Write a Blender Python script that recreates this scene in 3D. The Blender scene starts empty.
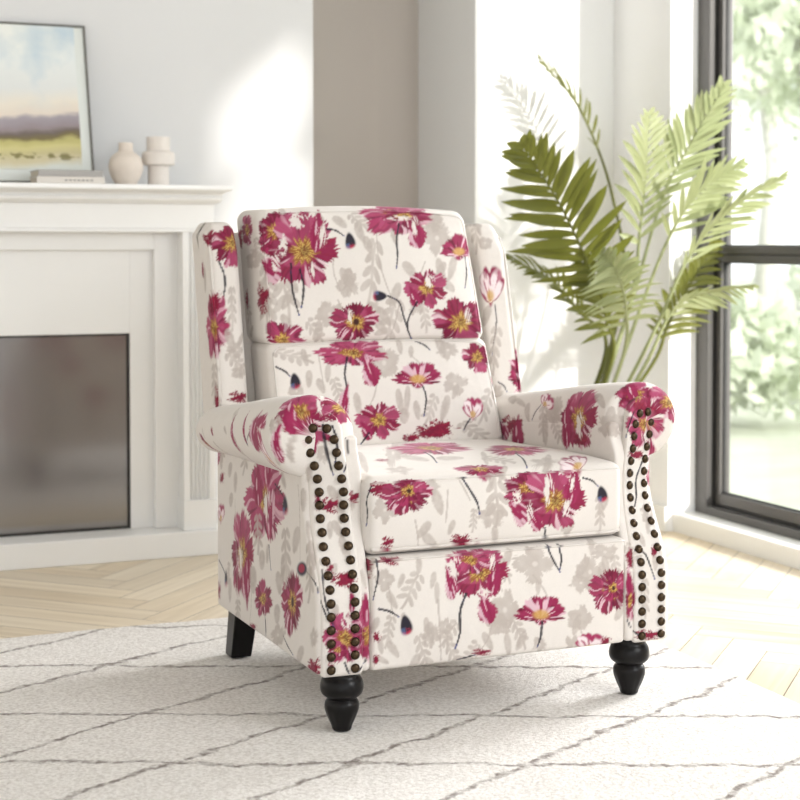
import bpy, math, random
import numpy as np
from mathutils import Vector, Matrix
random.seed(7)
sc = bpy.context.scene
COL = sc.collection
R = math.radians

# ------------------------------------------------------------------ helpers
def srgb(r, g, b):
    def f(c):
        c /= 255.0
        return c / 12.92 if c <= 0.04045 else ((c + 0.055) / 1.055) ** 2.4
    return (f(r), f(g), f(b), 1.0)

def np_mesh(name, V, F, mat=None, parent=None, smooth=True, col=None, uv=None):
    """V (n,3) array, F list of (m,k) int arrays or list of tuples -> one mesh object"""
    me = bpy.data.meshes.new(name)
    if isinstance(F, np.ndarray): F = [F]
    if isinstance(F, list) and F and not isinstance(F[0], np.ndarray):
        flat = [i for f in F for i in f]; tot = [len(f) for f in F]
        flat = np.array(flat, np.int32); tot = np.array(tot, np.int32)
    else:
        flat = np.concatenate([f.reshape(-1) for f in F]).astype(np.int32)
        tot = np.concatenate([np.full(len(f), f.shape[1]) for f in F]).astype(np.int32)
    V = np.asarray(V, np.float32)
    me.vertices.add(len(V)); me.vertices.foreach_set('co', V.reshape(-1))
    me.loops.add(len(flat)); me.loops.foreach_set('vertex_index', flat)
    st = np.concatenate([[0], np.cumsum(tot)[:-1]]).astype(np.int32)
    me.polygons.add(len(tot)); me.polygons.foreach_set('loop_start', st)
    me.polygons.foreach_set('loop_total', tot)
    me.polygons.foreach_set('use_smooth', np.full(len(tot), bool(smooth)))
    me.update(calc_edges=True); me.validate()
    if col is not None:
        a = me.color_attributes.new('print', 'FLOAT_COLOR', 'POINT')
        a.data.foreach_set('color', np.asarray(col, np.float32).reshape(-1))
    if uv is not None:
        l = me.uv_layers.new(name='grain')
        l.data.foreach_set('uv', np.asarray(uv, np.float32)[flat].reshape(-1))
    o = bpy.data.objects.new(name, me); COL.objects.link(o)
    if mat: me.materials.append(mat)
    if parent: o.parent = parent
    return o

class MB:
    """collects simple shapes into one mesh"""
    def __init__(s): s.v = []; s.f = []
    def add(s, V, F):
        n = len(s.v); s.v += [tuple(p) for p in V]; s.f += [tuple(i + n for i in f) for f in F]
    def box(s, x0, x1, y0, y1, z0, z1):
        s.add([(x0,y0,z0),(x1,y0,z0),(x1,y1,z0),(x0,y1,z0),(x0,y0,z1),(x1,y0,z1),(x1,y1,z1),(x0,y1,z1)],
              [(0,3,2,1),(4,5,6,7),(0,1,5,4),(1,2,6,5),(2,3,7,6),(3,0,4,7)])
    def lathe(s, prof, n=48, c=(0,0,0)):
        V = []; F = []
        for (r, z) in prof:
            for k in range(n):
                a = 2*math.pi*k/n; V.append((c[0]+r*math.cos(a), c[1]+r*math.sin(a), c[2]+z))
        for i in range(len(prof)-1):
            for k in range(n):
                F.append((i*n+k, i*n+(k+1)%n, (i+1)*n+(k+1)%n, (i+1)*n+k))
        F.append(tuple(range(n))[::-1]); F.append(tuple((len(prof)-1)*n+k for k in range(n)))
        s.add(V, F)
    def tube(s, pts, rad, n=8, closed=False):
        P = [Vector(p) for p in pts]; m = len(P); V = []; F = []
        up = Vector((0.13, 0.21, 0.97))
        for i, p in enumerate(P):
            if closed: t = (P[(i+1)%m]-P[i-1])
            else: t = P[min(i+1,m-1)]-P[max(i-1,0)]
            t.normalize(); a = t.cross(up)
            if a.length < 1e-3: a = t.cross(Vector((1,0,0)))
            a.normalize(); b = t.cross(a)
            r = rad(i/(m-1)) if callable(rad) else rad
            for k in range(n):
                q = p + (a*math.cos(2*math.pi*k/n) + b*math.sin(2*math.pi*k/n))*r
                V.append(tuple(q))
        for i in range(m if closed else m-1):
            for k in range(n):
                F.append((i*n+k, i*n+(k+1)%n, ((i+1)%m)*n+(k+1)%n, ((i+1)%m)*n+k))
        if not closed:
            F.append(tuple(range(n))[::-1]); F.append(tuple((m-1)*n+k for k in range(n)))
        s.add(V, F)
    def prism_x(s, prof, x0, x1):       # profile in (y,z)
        n = len(prof); V = [(x0,y,z) for y,z in prof]+[(x1,y,z) for y,z in prof]
        F = [(i,(i+1)%n,n+(i+1)%n,n+i) for i in range(n)]+[tuple(range(n))[::-1], tuple(range(n,2*n))]
        s.add(V, F)
    def build(s, name, mat, parent=None, smooth=False, bevel=0, seg=2):
        o = np_mesh(name, s.v, s.f, mat, parent, smooth)
        import bmesh
        bm = bmesh.new(); bm.from_mesh(o.data); bmesh.ops.recalc_face_normals(bm, faces=bm.faces[:])
        bm.to_mesh(o.data); bm.free()
        if bevel:
            m = o.modifiers.new('bevel', 'BEVEL'); m.width = bevel; m.segments = seg; m.limit_method = 'ANGLE'
            m.harden_normals = False
        return o

def tag(o, label=None, cat=None, group=None, kind=None):
    if label: o['label'] = label
    if cat: o['category'] = cat
    if group: o['group'] = group
    if kind: o['kind'] = kind
    return o

def empty(name, loc, label, cat, group=None):
    o = bpy.data.objects.new(name, None); COL.objects.link(o); o.location = loc
    o.empty_display_size = .1
    return tag(o, label, cat, group)

# ------------------------------------------------------------------ numpy noise
def vnoise(x, y, seed=0):
    xi = np.floor(x).astype(np.int64); yi = np.floor(y).astype(np.int64)
    fx = x-xi; fy = y-yi; fx = fx*fx*(3-2*fx); fy = fy*fy*(3-2*fy)
    def h(a, b):
        n = (a*374761393 + b*668265263 + seed*974634777) & 0x7fffffff
        n = ((n ^ (n >> 13))*1274126177) & 0x7fffffff
        return ((n ^ (n >> 16)) & 0xffff)/65535.0
    return (h(xi,yi)*(1-fx)+h(xi+1,yi)*fx)*(1-fy) + (h(xi,yi+1)*(1-fx)+h(xi+1,yi+1)*fx)*fy
def ss(a, b, x):
    t = np.clip((x-a)/(b-a), 0, 1); return t*t*(3-2*t)

# ------------------------------------------------------------------ materials
def new_mat(name):
    m = bpy.data.materials.new(name); m.use_nodes = True
    nt = m.node_tree; return m, nt, nt.nodes['Principled BSDF']
def simple(name, col, rough=.5, metal=0, noise=0, nscale=20, bump=0, bscale=200, spec=.5, coat=0):
    m, nt, b = new_mat(name)
    b.inputs['Base Color'].default_value = col; b.inputs['Roughness'].default_value = rough
    b.inputs['Metallic'].default_value = metal; b.inputs['Specular IOR Level'].default_value = spec
    b.inputs['Coat Weight'].default_value = coat
    tc = nt.nodes.new('ShaderNodeTexCoord')
    if noise:
        n = nt.nodes.new('ShaderNodeTexNoise'); n.inputs['Scale'].default_value = nscale; n.inputs['Detail'].default_value = 5
        mx = nt.nodes.new('ShaderNodeMix'); mx.data_type = 'RGBA'; mx.blend_type = 'MULTIPLY'
        mx.inputs[0].default_value = noise; mx.inputs[6].default_value = col
        nt.links.new(tc.outputs['Object'], n.inputs['Vector']); nt.links.new(n.outputs['Fac'], mx.inputs[7])
        nt.links.new(mx.outputs[2], b.inputs['Base Color'])
    if bump:
        n2 = nt.nodes.new('ShaderNodeTexNoise'); n2.inputs['Scale'].default_value = bscale; n2.inputs['Detail'].default_value = 4
        bp = nt.nodes.new('ShaderNodeBump'); bp.inputs['Strength'].default_value = bump; bp.inputs['Distance'].default_value = .002
        nt.links.new(tc.outputs['Object'], n2.inputs['Vector']); nt.links.new(n2.outputs['Fac'], bp.inputs['Height'])
        nt.links.new(bp.outputs['Normal'], b.inputs['Normal'])
    return m

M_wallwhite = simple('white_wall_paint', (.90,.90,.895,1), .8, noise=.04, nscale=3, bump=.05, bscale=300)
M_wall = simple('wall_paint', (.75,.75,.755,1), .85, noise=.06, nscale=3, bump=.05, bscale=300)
M_taupe = simple('taupe_wall', (.53,.48,.435,1), .85, noise=.06, nscale=3, bump=.05, bscale=300)  # alcove back wall, darker and warmer than the other walls
M_white = simple('white_lacquer', (.90,.895,.88,1), .4, noise=.03, nscale=4)
M_trim = simple('white_trim', (.86,.86,.83,1), .5, noise=.03, nscale=5)
M_black = simple('black_wood', (.008,.007,.007,1), .28, noise=.3, nscale=30, spec=.2)
M_bronze = simple('aged_bronze', srgb(78,64,48), .36, metal=.9, noise=.5, nscale=400)
M_winframe = simple('dark_grey_aluminium', srgb(92,90,88), .38, metal=.25, noise=.1, nscale=8)
M_gasket = simple('black_gasket', (.012,.012,.012,1), .5, noise=.2)
M_ceramic = simple('cream_ceramic', srgb(228,216,204), .7, noise=.12, nscale=60, bump=.2, bscale=300)
M_ceramic2 = simple('white_ceramic', srgb(232,224,216), .7, noise=.1, nscale=60, bump=.2, bscale=300)
M_bookgrey = simple('grey_book_cloth', srgb(176,172,168), .7, noise=.1, nscale=90)
M_booktan = simple('cream_book_cover', srgb(226,219,210), .6, noise=.08, nscale=60)
M_pages = simple('paper_pages', srgb(214,204,190), .8, noise=.15, nscale=150)
M_ink = simple('grey_ink', srgb(150,145,140), .7)
M_picframe = simple('pewter_frame', srgb(112,110,106), .4, metal=.4, noise=.1)
M_firebox = simple('firebox_black', (.015,.014,.013,1), .6, noise=.2)
M_pot = simple('white_pot', (.75,.74,.72,1), .5, noise=.05)
M_soil = simple('potting_soil', (.04,.028,.02,1), .95, noise=.6, nscale=60, bump=.6)
M_bark = simple('pale_birch_bark', (.72,.71,.66,1), .9, noise=.4)

# dark fireplace glass
m, nt, b = new_mat('smoked_fireplace_glass'); M_fglass = m
b.inputs['Base Color'].default_value = srgb(74,64,58); b.inputs['Roughness'].default_value = .12
b.inputs['Specular IOR Level'].default_value = 1.0; b.inputs['IOR'].default_value = 2.2
n = nt.nodes.new('ShaderNodeTexNoise'); n.inputs['Scale'].default_value = 3
mr = nt.nodes.new('ShaderNodeMapRange'); mr.inputs[3].default_value = .10; mr.inputs[4].default_value = .2
nt.links.new(n.outputs['Fac'], mr.inputs[0]); nt.links.new(mr.outputs[0], b.inputs['Roughness'])

# printed linen: painted colours are stored on the vertices, weave in nodes
m, nt, b = new_mat('poppy_print_linen'); M_fab = m
at = nt.nodes.new('ShaderNodeVertexColor'); at.layer_name = 'print'
tc = nt.nodes.new('ShaderNodeTexCoord')
n1 = nt.nodes.new('ShaderNodeTexNoise'); n1.inputs['Scale'].default_value = 700; n1.inputs['Detail'].default_value = 2
mx = nt.nodes.new('ShaderNodeMix'); mx.data_type = 'RGBA'; mx.blend_type = 'MULTIPLY'; mx.inputs[0].default_value = .16
bp = nt.nodes.new('ShaderNodeBump'); bp.inputs['Strength'].default_value = .25; bp.inputs['Distance'].default_value = .001
n2 = nt.nodes.new('ShaderNodeTexNoise'); n2.inputs['Scale'].default_value = 9; n2.inputs['Detail'].default_value = 3
bp2 = nt.nodes.new('ShaderNodeBump'); bp2.inputs['Strength'].default_value = .35; bp2.inputs['Distance'].default_value = .02
nt.links.new(tc.outputs['Object'], n1.inputs['Vector']); nt.links.new(tc.outputs['Object'], n2.inputs['Vector'])
nt.links.new(at.outputs['Color'], mx.inputs[6]); nt.links.new(n1.outputs['Fac'], mx.inputs[7])
nt.links.new(mx.outputs[2], b.inputs['Base Color'])
nt.links.new(n2.outputs['Fac'], bp2.inputs['Height']); nt.links.new(n1.outputs['Fac'], bp.inputs['Height'])
nt.links.new(bp2.outputs['Normal'], bp.inputs['Normal']); nt.links.new(bp.outputs['Normal'], b.inputs['Normal'])
b.inputs['Roughness'].default_value = .8; b.inputs['Specular IOR Level'].default_value = .25
b.inputs['Sheen Weight'].default_value = .15
M_welt = simple('welt_linen', srgb(206,198,189), .8, noise=.2, nscale=60)

# oak floor, plank tint on the vertices, grain along the plank
m, nt, b = new_mat('pale_oak_parquet'); M_oak = m
at = nt.nodes.new('ShaderNodeVertexColor'); at.layer_name = 'print'
uvn = nt.nodes.new('ShaderNodeUVMap'); uvn.uv_map = 'grain'
mp = nt.nodes.new('ShaderNodeMapping'); mp.inputs['Scale'].default_value = (2.2, 38, 1)
n1 = nt.nodes.new('ShaderNodeTexNoise'); n1.inputs['Scale'].default_value = 1; n1.inputs['Detail'].default_value = 6; n1.inputs['Distortion'].default_value = .8
cr = nt.nodes.new('ShaderNodeValToRGB'); cr.color_ramp.elements[0].position = .3; cr.color_ramp.elements[0].color = (.80,.77,.72,1); cr.color_ramp.elements[1].position = .7; cr.color_ramp.elements[1].color = (1,1,1,1)
mx = nt.nodes.new('ShaderNodeMix'); mx.data_type = 'RGBA'; mx.blend_type = 'MULTIPLY'; mx.inputs[0].default_value = .9
nt.links.new(uvn.outputs[0], mp.inputs[0]); nt.links.new(mp.outputs[0], n1.inputs['Vector']); nt.links.new(n1.outputs['Fac'], cr.inputs[0])
nt.links.new(at.outputs['Color'], mx.inputs[6]); nt.links.new(cr.outputs[0], mx.inputs[7]); nt.links.new(mx.outputs[2], b.inputs['Base Color'])
b.inputs['Roughness'].default_value = .42; b.inputs['Specular IOR Level'].default_value = .4

# rug
RUG_N = [4.15, 3.757, 3.365, 3.05, 2.70, 2.35]
RUG_P = [1.10, 1.468, 1.856, 2.12, 2.39, 2.69, 3.07, 3.36, 3.68]
m, nt, b = new_mat('cream_berber_wool'); M_rug = m
tc = nt.nodes.new('ShaderNodeTexCoord'); sp = nt.nodes.new('ShaderNodeSeparateXYZ')
wn = nt.nodes.new('ShaderNodeTexNoise'); wn.inputs['Scale'].default_value = 7; wn.inputs['Detail'].default_value = 5; wn.inputs['Roughness'].default_value = .7
nt.links.new(tc.outputs['Object'], sp.inputs[0]); nt.links.new(tc.outputs['Object'], wn.inputs['Vector'])
def mth(op, a, c=None, val=None, val2=None):
    q = nt.nodes.new('ShaderNodeMath'); q.operation = op
    if hasattr(a, 'is_output') or not isinstance(a, (int,float)): nt.links.new(a, q.inputs[0])
    else: q.inputs[0].default_value = a
    if c is not None:
        if isinstance(c, (int,float)): q.inputs[1].default_value = c
        else: nt.links.new(c, q.inputs[1])
    return q.outputs[0]
wob = mth('MULTIPLY', mth('SUBTRACT', wn.outputs['Fac'], .5), .10)
kn = mth('ADD', mth('ADD', sp.outputs[1], mth('MULTIPLY', sp.outputs[0], .43)), wob)
kp = mth('ADD', mth('SUBTRACT', sp.outputs[1], mth('MULTIPLY', sp.outputs[0], .50)), wob)
dist = None
for src, lst in ((kn, RUG_N), (kp, RUG_P)):
    for c in lst:
        d = mth('ABSOLUTE', mth('SUBTRACT', src, c))
        dist = d if dist is None else mth('MINIMUM', dist, d)
lw = nt.nodes.new('ShaderNodeMapRange'); lw.inputs[1].default_value = .0032; lw.inputs[2].default_value = .0105; lw.inputs[3].default_value = 1; lw.inputs[4].default_value = 0
nt.links.new(dist, lw.inputs[0])
bn = nt.nodes.new('ShaderNodeTexNoise'); bn.inputs['Scale'].default_value = 45; bn.inputs['Detail'].default_value = 3
nt.links.new(tc.outputs['Object'], bn.inputs['Vector'])
brk = nt.nodes.new('ShaderNodeMapRange'); brk.inputs[1].default_value = .38; brk.inputs[2].default_value = .6
nt.links.new(bn.outputs['Fac'], brk.inputs[0])
fac = mth('MULTIPLY', lw.outputs[0], mth('ADD', mth('MULTIPLY', brk.outputs[0], .6), .25))
pile = nt.nodes.new('ShaderNodeTexNoise'); pile.inputs['Scale'].default_value = 130; pile.inputs['Detail'].default_value = 4; pile.inputs['Roughness'].default_value = .7
nt.links.new(tc.outputs['Object'], pile.inputs['Vector'])
cr = nt.nodes.new('ShaderNodeValToRGB'); cr.color_ramp.elements[0].position = .3; cr.color_ramp.elements[0].color = srgb(200,193,185)
cr.color_ramp.elements[1].position = .62; cr.color_ramp.elements[1].color = srgb(243,239,234)
nt.links.new(pile.outputs['Fac'], cr.inputs[0])
mx = nt.nodes.new('ShaderNodeMix'); mx.data_type = 'RGBA'; mx.inputs[7].default_value = srgb(92,74,62)
nt.links.new(fac, mx.inputs[0]); nt.links.new(cr.outputs[0], mx.inputs[6]); nt.links.new(mx.outputs[2], b.inputs['Base Color'])
b.inputs['Roughness'].default_value = .95; b.inputs['Specular IOR Level'].default_value = .1; b.inputs['Sheen Weight'].default_value = .2
hb = mth('ADD', mth('MULTIPLY', lw.outputs[0], -.6), mth('ADD', pile.outputs['Fac'], mth('MULTIPLY', wn.outputs['Fac'], .8)))
bp = nt.nodes.new('ShaderNodeBump'); bp.inputs['Strength'].default_value = .7; bp.inputs['Distance'].default_value = .006
nt.links.new(hb, bp.inputs['Height']); nt.links.new(bp.outputs['Normal'], b.inputs['Normal'])

def leaf_mat(name, c1, c2, trans=.45, tcol=None):
    m, nt, b = new_mat(name)
    tc = nt.nodes.new('ShaderNodeTexCoord'); n = nt.nodes.new('ShaderNodeTexNoise'); n.inputs['Scale'].default_value = 6; n.inputs['Detail'].default_value = 3
    mx = nt.nodes.new('ShaderNodeMix'); mx.data_type = 'RGBA'; mx.inputs[6].default_value = c1; mx.inputs[7].default_value = c2
    nt.links.new(tc.outputs['Object'], n.inputs['Vector']); nt.links.new(n.outputs['Fac'], mx.inputs[0]); nt.links.new(mx.outputs[2], b.inputs['Base Color'])
    b.inputs['Roughness'].default_value = .45; b.inputs['Specular IOR Level'].default_value = .4
    t = nt.nodes.new('ShaderNodeBsdfTranslucent'); t.inputs['Color'].default_value = tcol or c2
    ms = nt.nodes.new('ShaderNodeMixShader'); ms.inputs[0].default_value = trans
    out = nt.nodes['Material Output']
    nt.links.new(b.outputs[0], ms.inputs[1]); nt.links.new(t.outputs[0], ms.inputs[2]); nt.links.new(ms.outputs[0], out.inputs[0])
    return m
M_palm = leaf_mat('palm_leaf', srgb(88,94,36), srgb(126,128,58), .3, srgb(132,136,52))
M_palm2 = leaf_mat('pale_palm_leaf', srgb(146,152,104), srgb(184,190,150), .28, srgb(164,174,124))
M_stem = leaf_mat('palm_stem', srgb(120,150,60), srgb(160,180,90), .1)
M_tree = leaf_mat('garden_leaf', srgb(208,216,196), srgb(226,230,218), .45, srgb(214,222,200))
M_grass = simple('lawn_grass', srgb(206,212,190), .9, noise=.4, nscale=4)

# window glass (thin pane: clear with a faint reflection)
m, nt, b = new_mat('clear_pane'); M_glass = m
tr = nt.nodes.new('ShaderNodeBsdfTransparent'); gl = nt.nodes.new('ShaderNodeBsdfGlossy'); gl.inputs['Roughness'].default_value = .02
fr = nt.nodes.new('ShaderNodeLayerWeight'); fr.inputs[0].default_value = .12
mf = nt.nodes.new('ShaderNodeMath'); mf.operation = 'MULTIPLY'; mf.inputs[1].default_value = .35; nt.links.new(fr.outputs['Facing'], mf.inputs[0])
ms = nt.nodes.new('ShaderNodeMixShader'); nt.links.new(mf.outputs[0], ms.inputs[0])
nt.links.new(tr.outputs[0], ms.inputs[1]); nt.links.new(gl.outputs[0], ms.inputs[2]); nt.links.new(ms.outputs[0], nt.nodes['Material Output'].inputs[0])

# ------------------------------------------------------------------ the room
FZ = -.006
def struct(name, mb, mat, **k):
    o = mb.build(name, mat, **k); o['kind'] = 'structure'; return o
WX = 2.775
mb = MB(); mb.box(-2.7, 1.718, 4.85, 5.5, FZ, 3.0); struct('wall_back', mb, M_wall)
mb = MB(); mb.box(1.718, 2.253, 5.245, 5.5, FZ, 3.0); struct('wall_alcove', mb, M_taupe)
mb = MB(); mb.box(2.253, 2.96, 4.77, 5.5, FZ, 3.0); struct('wall_corner', mb, M_wallwhite)
WY0, WY1, WZ0, WZ1 = 2.62, 4.385, .052, 2.84
V0, V1 = .02, 1.36                    # assumed next window along, out of view, lets sun onto the back wall
mb = MB()
mb.box(WX, 2.96, WY1, 4.77, FZ, 3.0)
mb.box(WX-.018, WX, WY1, 4.525, FZ, 3.0)
for a, c in ((WY0, WY1), (V0, V1)):
    mb.box(WX, 2.96, a, c, WZ1, 3.0); mb.box(WX, 2.96, a, c, FZ, WZ0-.002)
mb.box(WX, 2.96, V1, WY0, FZ, 3.0)
mb.box(WX, 2.96, -9, V0, FZ, 3.4)  # runs on past the room; the extra length is added to block the sun
struct('wall_right', mb, M_wallwhite)
mb = MB(); mb.box(-2.7, -2.6, -3, 4.85, FZ, 3.0); struct('wall_left', mb, M_wall)
mb = MB()
for a, c in ((WY0, WY1), (V0, V1)): mb.box(2.79-.016, 2.96, a, c, FZ, WZ0)
struct('trim_sill', mb, M_trim, bevel=.003)
mb = MB(); mb.box(WX-.030, WX-.018, WY1, 4.52, FZ, .075); struct('baseboard_right', mb, M_trim, bevel=.002)
mb = MB(); mb.box(-2.7, 2.96, -3, 5.5, 3.0, 3.1); struct('ceiling', mb, M_wallwhite)

def window(name, y0, y1, label):
    win = bpy.data.objects.new(name, None); COL.objects.link(win); win.location = (2.857, y0, WZ0)
    win['kind'] = 'structure'; win['label'] = label; win['category'] = 'window'
    def wpart(mb, nm, mat, **k):
        mb.v = [(x-2.857, y-y0, z-WZ0) for x, y, z in mb.v]
        return mb.build(nm, mat, win, **k)
    mb = MB(); fx0, fx1 = 2.857, 2.93
    mb.box(fx0, fx1, y1-.066, y1, WZ0, WZ1); mb.box(fx0, fx1, y0, y0+.066, WZ0, WZ1)
    mb.box(fx0, fx1, y0+.066, y1-.066, WZ0, WZ0+.028); mb.box(fx0, fx1, y0+.066, y1-.066, WZ1-.06, WZ1)
    wpart(mb, 'window_frame', M_winframe, bevel=.003)
    mb = MB(); g = .008
    for a, c in ((y1-.066-g, y1-.066), (y0+.066, y0+.066+g)): mb.box(2.882, 2.92, a, c, WZ0+.028, WZ1-.06)
    mb.box(2.882, 2.92, y0+.066+g, y1-.066-g, WZ0+.028, WZ0+.036)
    wpart(mb, 'gasket', M_gasket)
    sy1, sy0 = y1-.066-g, y0+.066+g
    mb = MB()
    mb.box(2.885, 2.925, sy1-.024, sy1, WZ0+.036, WZ1-.06); mb.box(2.885, 2.925, sy0, sy0+.024, WZ0+.036, WZ1-.06)
    mb.box(2.885, 2.925, sy0+.024, sy1-.024, WZ0+.036, WZ0+.072); mb.box(2.885, 2.925, sy0+.024, sy1-.024, WZ1-.10, WZ1-.06)
    wpart(mb, 'sash', M_winframe, bevel=.003)
    for z0, z1 in ((.860, .910), (2.42, 2.47)):
        mb = MB(); mb.box(2.880, 2.93, sy0+.024, sy1-.024, z0, z0+.021); mb.box(2.884, 2.93, sy0+.024, sy1-.024, z0+.021, z0+.027); mb.box(2.880, 2.93, sy0+.024, sy1-.024, z0+.027, z1)
        wpart(mb, 'mullion', M_winframe, bevel=.002)
    for z0, z1 in ((WZ0+.072, .86), (.91, 2.42), (2.47, WZ1-.10)):
        mb = MB(); mb.box(2.900, 2.904, sy0+.024, sy1-.024, z0, z1); wpart(mb, 'pane', M_glass)
        mb = MB(); e = .004
        mb.box(2.898, 2.908, sy1-.024-e, sy1-.024, z0, z1); mb.box(2.898, 2.908, sy0+.024, sy0+.024+e, z0, z1)
        mb.box(2.898, 2.908, sy0+.024+e, sy1-.024-e, z0, z0+e); mb.box(2.898, 2.908, sy0+.024+e, sy1-.024-e, z1-e, z1)
        wpart(mb, 'glazing_bead', M_gasket)
window('window_1', WY0, WY1, 'tall dark grey aluminium window at the right')
window('assumed_window', V0, V1, 'assumed second dark grey window nearer the camera, beside the view')

# floor: herringbone parquet laid at 45 degrees
w, k = .092, 6
V = []; F = []; C = []; U = []
rs = np.random.RandomState(3); c45 = math.cos(R(45))
def plank(a0, a1, b0, b1, horiz):
    g = .0009
    t = rs.rand(); base = np.array(srgb(240,228,207)[:3])*(1-t)+np.array(srgb(226,210,184)[:3])*t
    base = base*(0.93+.14*rs.rand())
    off = rs.rand(2)*50
    n = len(V)
    for (a, c) in ((a0+g,b0+g),(a1-g,b0+g),(a1-g,b1-g),(a0+g,b1-g)):
        V.append(((a-c)*c45+.2, (a+c)*c45+.4, FZ)); C.append((*base,1))
        U.append((a+off[0], c+off[1]) if horiz else (c+off[0], a+off[1]))
    F.append((n,n+1,n+2,n+3))
N = 62
for i in range(-20, N):
    for j in range(-20, N):
        s = (i-j) % (2*k)
        X, Y = (i-j)*w*c45+.2, (i+j)*w*c45+.4
        if not (-2.6 < X < 3.3 and .2 < Y < 5.6): continue
        if s == 0: plank(i*w, (i+k)*w, j*w, (j+1)*w, True)
        if s == 2*k-1: plank(i*w, (i+1)*w, j*w, (j+k)*w, False)
n = len(V)
for p in ((-3.2,-3,FZ-.004),(2.96,-3,FZ-.004),(2.96,5.5,FZ-.004),(-3.2,5.5,FZ-.004)):
    V.append(p); C.append((.16,.12,.085,1)); U.append((p[0],p[1]))
F.append((n,n+1,n+2,n+3))
fl = np_mesh('floor', V, F, M_oak, None, False, col=C, uv=U); fl['kind'] = 'structure'

# rug
nx, ny = 150, 150
x = np.linspace(-.75, 1.972, nx); y = np.linspace(.9, 3.795, ny)
X, Y = np.meshgrid(x, y, indexing='ij')
ex = np.minimum(np.minimum(X-x[0], x[-1]-X), np.minimum(Y-y[0], y[-1]-Y))
Xw = X + .012*(vnoise(Y*5, X*0+3)-.5)*ss(1.6,1.97,X); Yw = Y + .012*(vnoise(X*5, Y*0)-.5)*ss(3.4,3.79,Y)
Z = -.0055 + .0055*np.clip(ex/.02,0,1) + .0012*(vnoise(X*22, Y*22, 4)-.5)*2*np.clip(ex/.03,0,1) - .0022
V = np.stack([Xw,Yw,Z],-1).reshape(-1,3); I = np.arange(nx*ny).reshape(nx,ny)
F = np.stack([I[:-1,:-1],I[1:,:-1],I[1:,1:],I[:-1,1:]],-1).reshape(-1,4)
rug = np_mesh('rug', V, F, M_rug)
tag(rug, 'cream wool rug with thin brown diamond lines under the armchair', 'rug')

# ------------------------------------------------------------------ fireplace
fp = empty('fireplace', (.61, 4.70, FZ), 'white fireplace surround with fluted side columns and dark glass opening', 'fireplace')
FXR = 1.318; FXL = 2*.61-FXR
def fpart(mb, name, mat, lab=None, **k):
    mb.v = [(x-.61, y-4.70, z-FZ) for x, y, z in mb.v]
    o = mb.build(name, mat, fp, **k)
    if lab: o['label'] = lab
    return o
mb = MB(); mb.box(FXL-.02, FXR+.03, 4.572, 4.85, FZ, .068); fpart(mb, 'base_plinth', M_white, bevel=.003)
mb = MB(); gx0, gx1, gz1 = 2*.61-1.083, 1.083, .652
mb.box(FXL+.01, gx0, 4.69, 4.85, .068, .96); mb.box(gx1, FXR-.01, 4.69, 4.85, .068, .96); mb.box(gx0, gx1, 4.69, 4.85, gz1, .96)
fpart(mb, 'surround_panel', M_white, bevel=.0015)
mb = MB(); a = 1.152; bb = 1.23
mb.box(a, bb, 4.664, 4.692, .068, .955); mb.box(1.22-bb, 1.22-a, 4.664, 4.692, .068, .955); mb.box(1.22-a, a, 4.664, 4.692, .900, .955)
fpart(mb, 'inner_frame', M_white, bevel=.002)
for sgn in (1, -1):
    # fluted pilaster
    x0, x1 = 1.222, FXR
    prof = [(x0, 4.69), (x0, 4.600)]
    nf = 5; mar = .016; fw = (x1-x0-2*mar)/nf
    for q in range(nf):
        for t in range(9):
            u = t/8.0; prof.append((x0+mar+fw*(q+.08+.84*u), 4.600+.010*math.sin(math.pi*u)**.8))
    prof += [(x1, 4.600), (x1, 4.69)]
    mb = MB(); n = len(prof)
    P = [(x if sgn > 0 else 1.22-x, y) for x, y in prof]
    z0, z1 = .157, .955
    mb.add([(x,y,z0) for x,y in P]+[(x,y,z1) for x,y in P], [(i,(i+1)%n,n+(i+1)%n,n+i) for i in range(n)]+[tuple(range(n)), tuple(range(n,2*n))])
    fpart(mb, 'pilaster', M_white)
    mb = MB(); xa, xb = (x0-.003, x1+.003) if sgn > 0 else (1.22-x1-.003, 1.22-x0+.003)
    mb.box(xa, xb, 4.594, 4.69, .068, .157); fpart(mb, 'pilaster_block', M_white, bevel=.002)
mb = MB(); mb.box(FXL, FXR, 4.600, 4.85, .962, 1.035); mb.box(FXL-.002, FXR+.002, 4.596, 4.85, .952, .962)
fpart(mb, 'frieze', M_white, bevel=.002)
# cornice: mitred moulding rings
prof = [(.000,1.034),(.010,1.036),(.022,1.040),(.030,1.046),(.031,1.052),(.026,1.055),(.028,1.060),(.036,1.066),(.048,1.0695),(.062,1.0715),(.0625,1.073)]
mb = MB(); V = []; F = []
for o_, z in prof:
    V += [(FXL-o_, 4.85, z), (FXL-o_, 4.600-o_*1.5, z), (FXR+o_*.42, 4.600-o_*1.5, z), (FXR+o_*.42, 4.85, z)]
for i in range(len(prof)-1):
    for q in range(4): F.append((i*4+q, i*4+(q+1)%4, (i+1)*4+(q+1)%4, (i+1)*4+q))
mb.add(V, F); fpart(mb, 'cornice', M_white, smooth=False)
mb = MB(); mb.box(FXL-.07, 1.345, 4.495, 4.85, 1.073, 1.087); fpart(mb, 'mantel_shelf', M_white, bevel=.003, seg=3)
mb = MB(); mb.box(gx0, gx1, 4.706, 4.712, .068, gz1); fpart(mb, 'glass_panel', M_fglass, 'dark smoked glass front of the firebox')
mb = MB(); e = .006
mb.box(gx1-e, gx1, 4.698, 4.706, .068, gz1); mb.box(gx0, gx0+e, 4.698, 4.706, .068, gz1)
mb.box(gx0+e, gx1-e, 4.698, 4.706, gz1-e, gz1); mb.box(gx0+e, gx1-e, 4.698, 4.706, .068, .068+e)
fpart(mb, 'firebox_trim', M_firebox)

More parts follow.
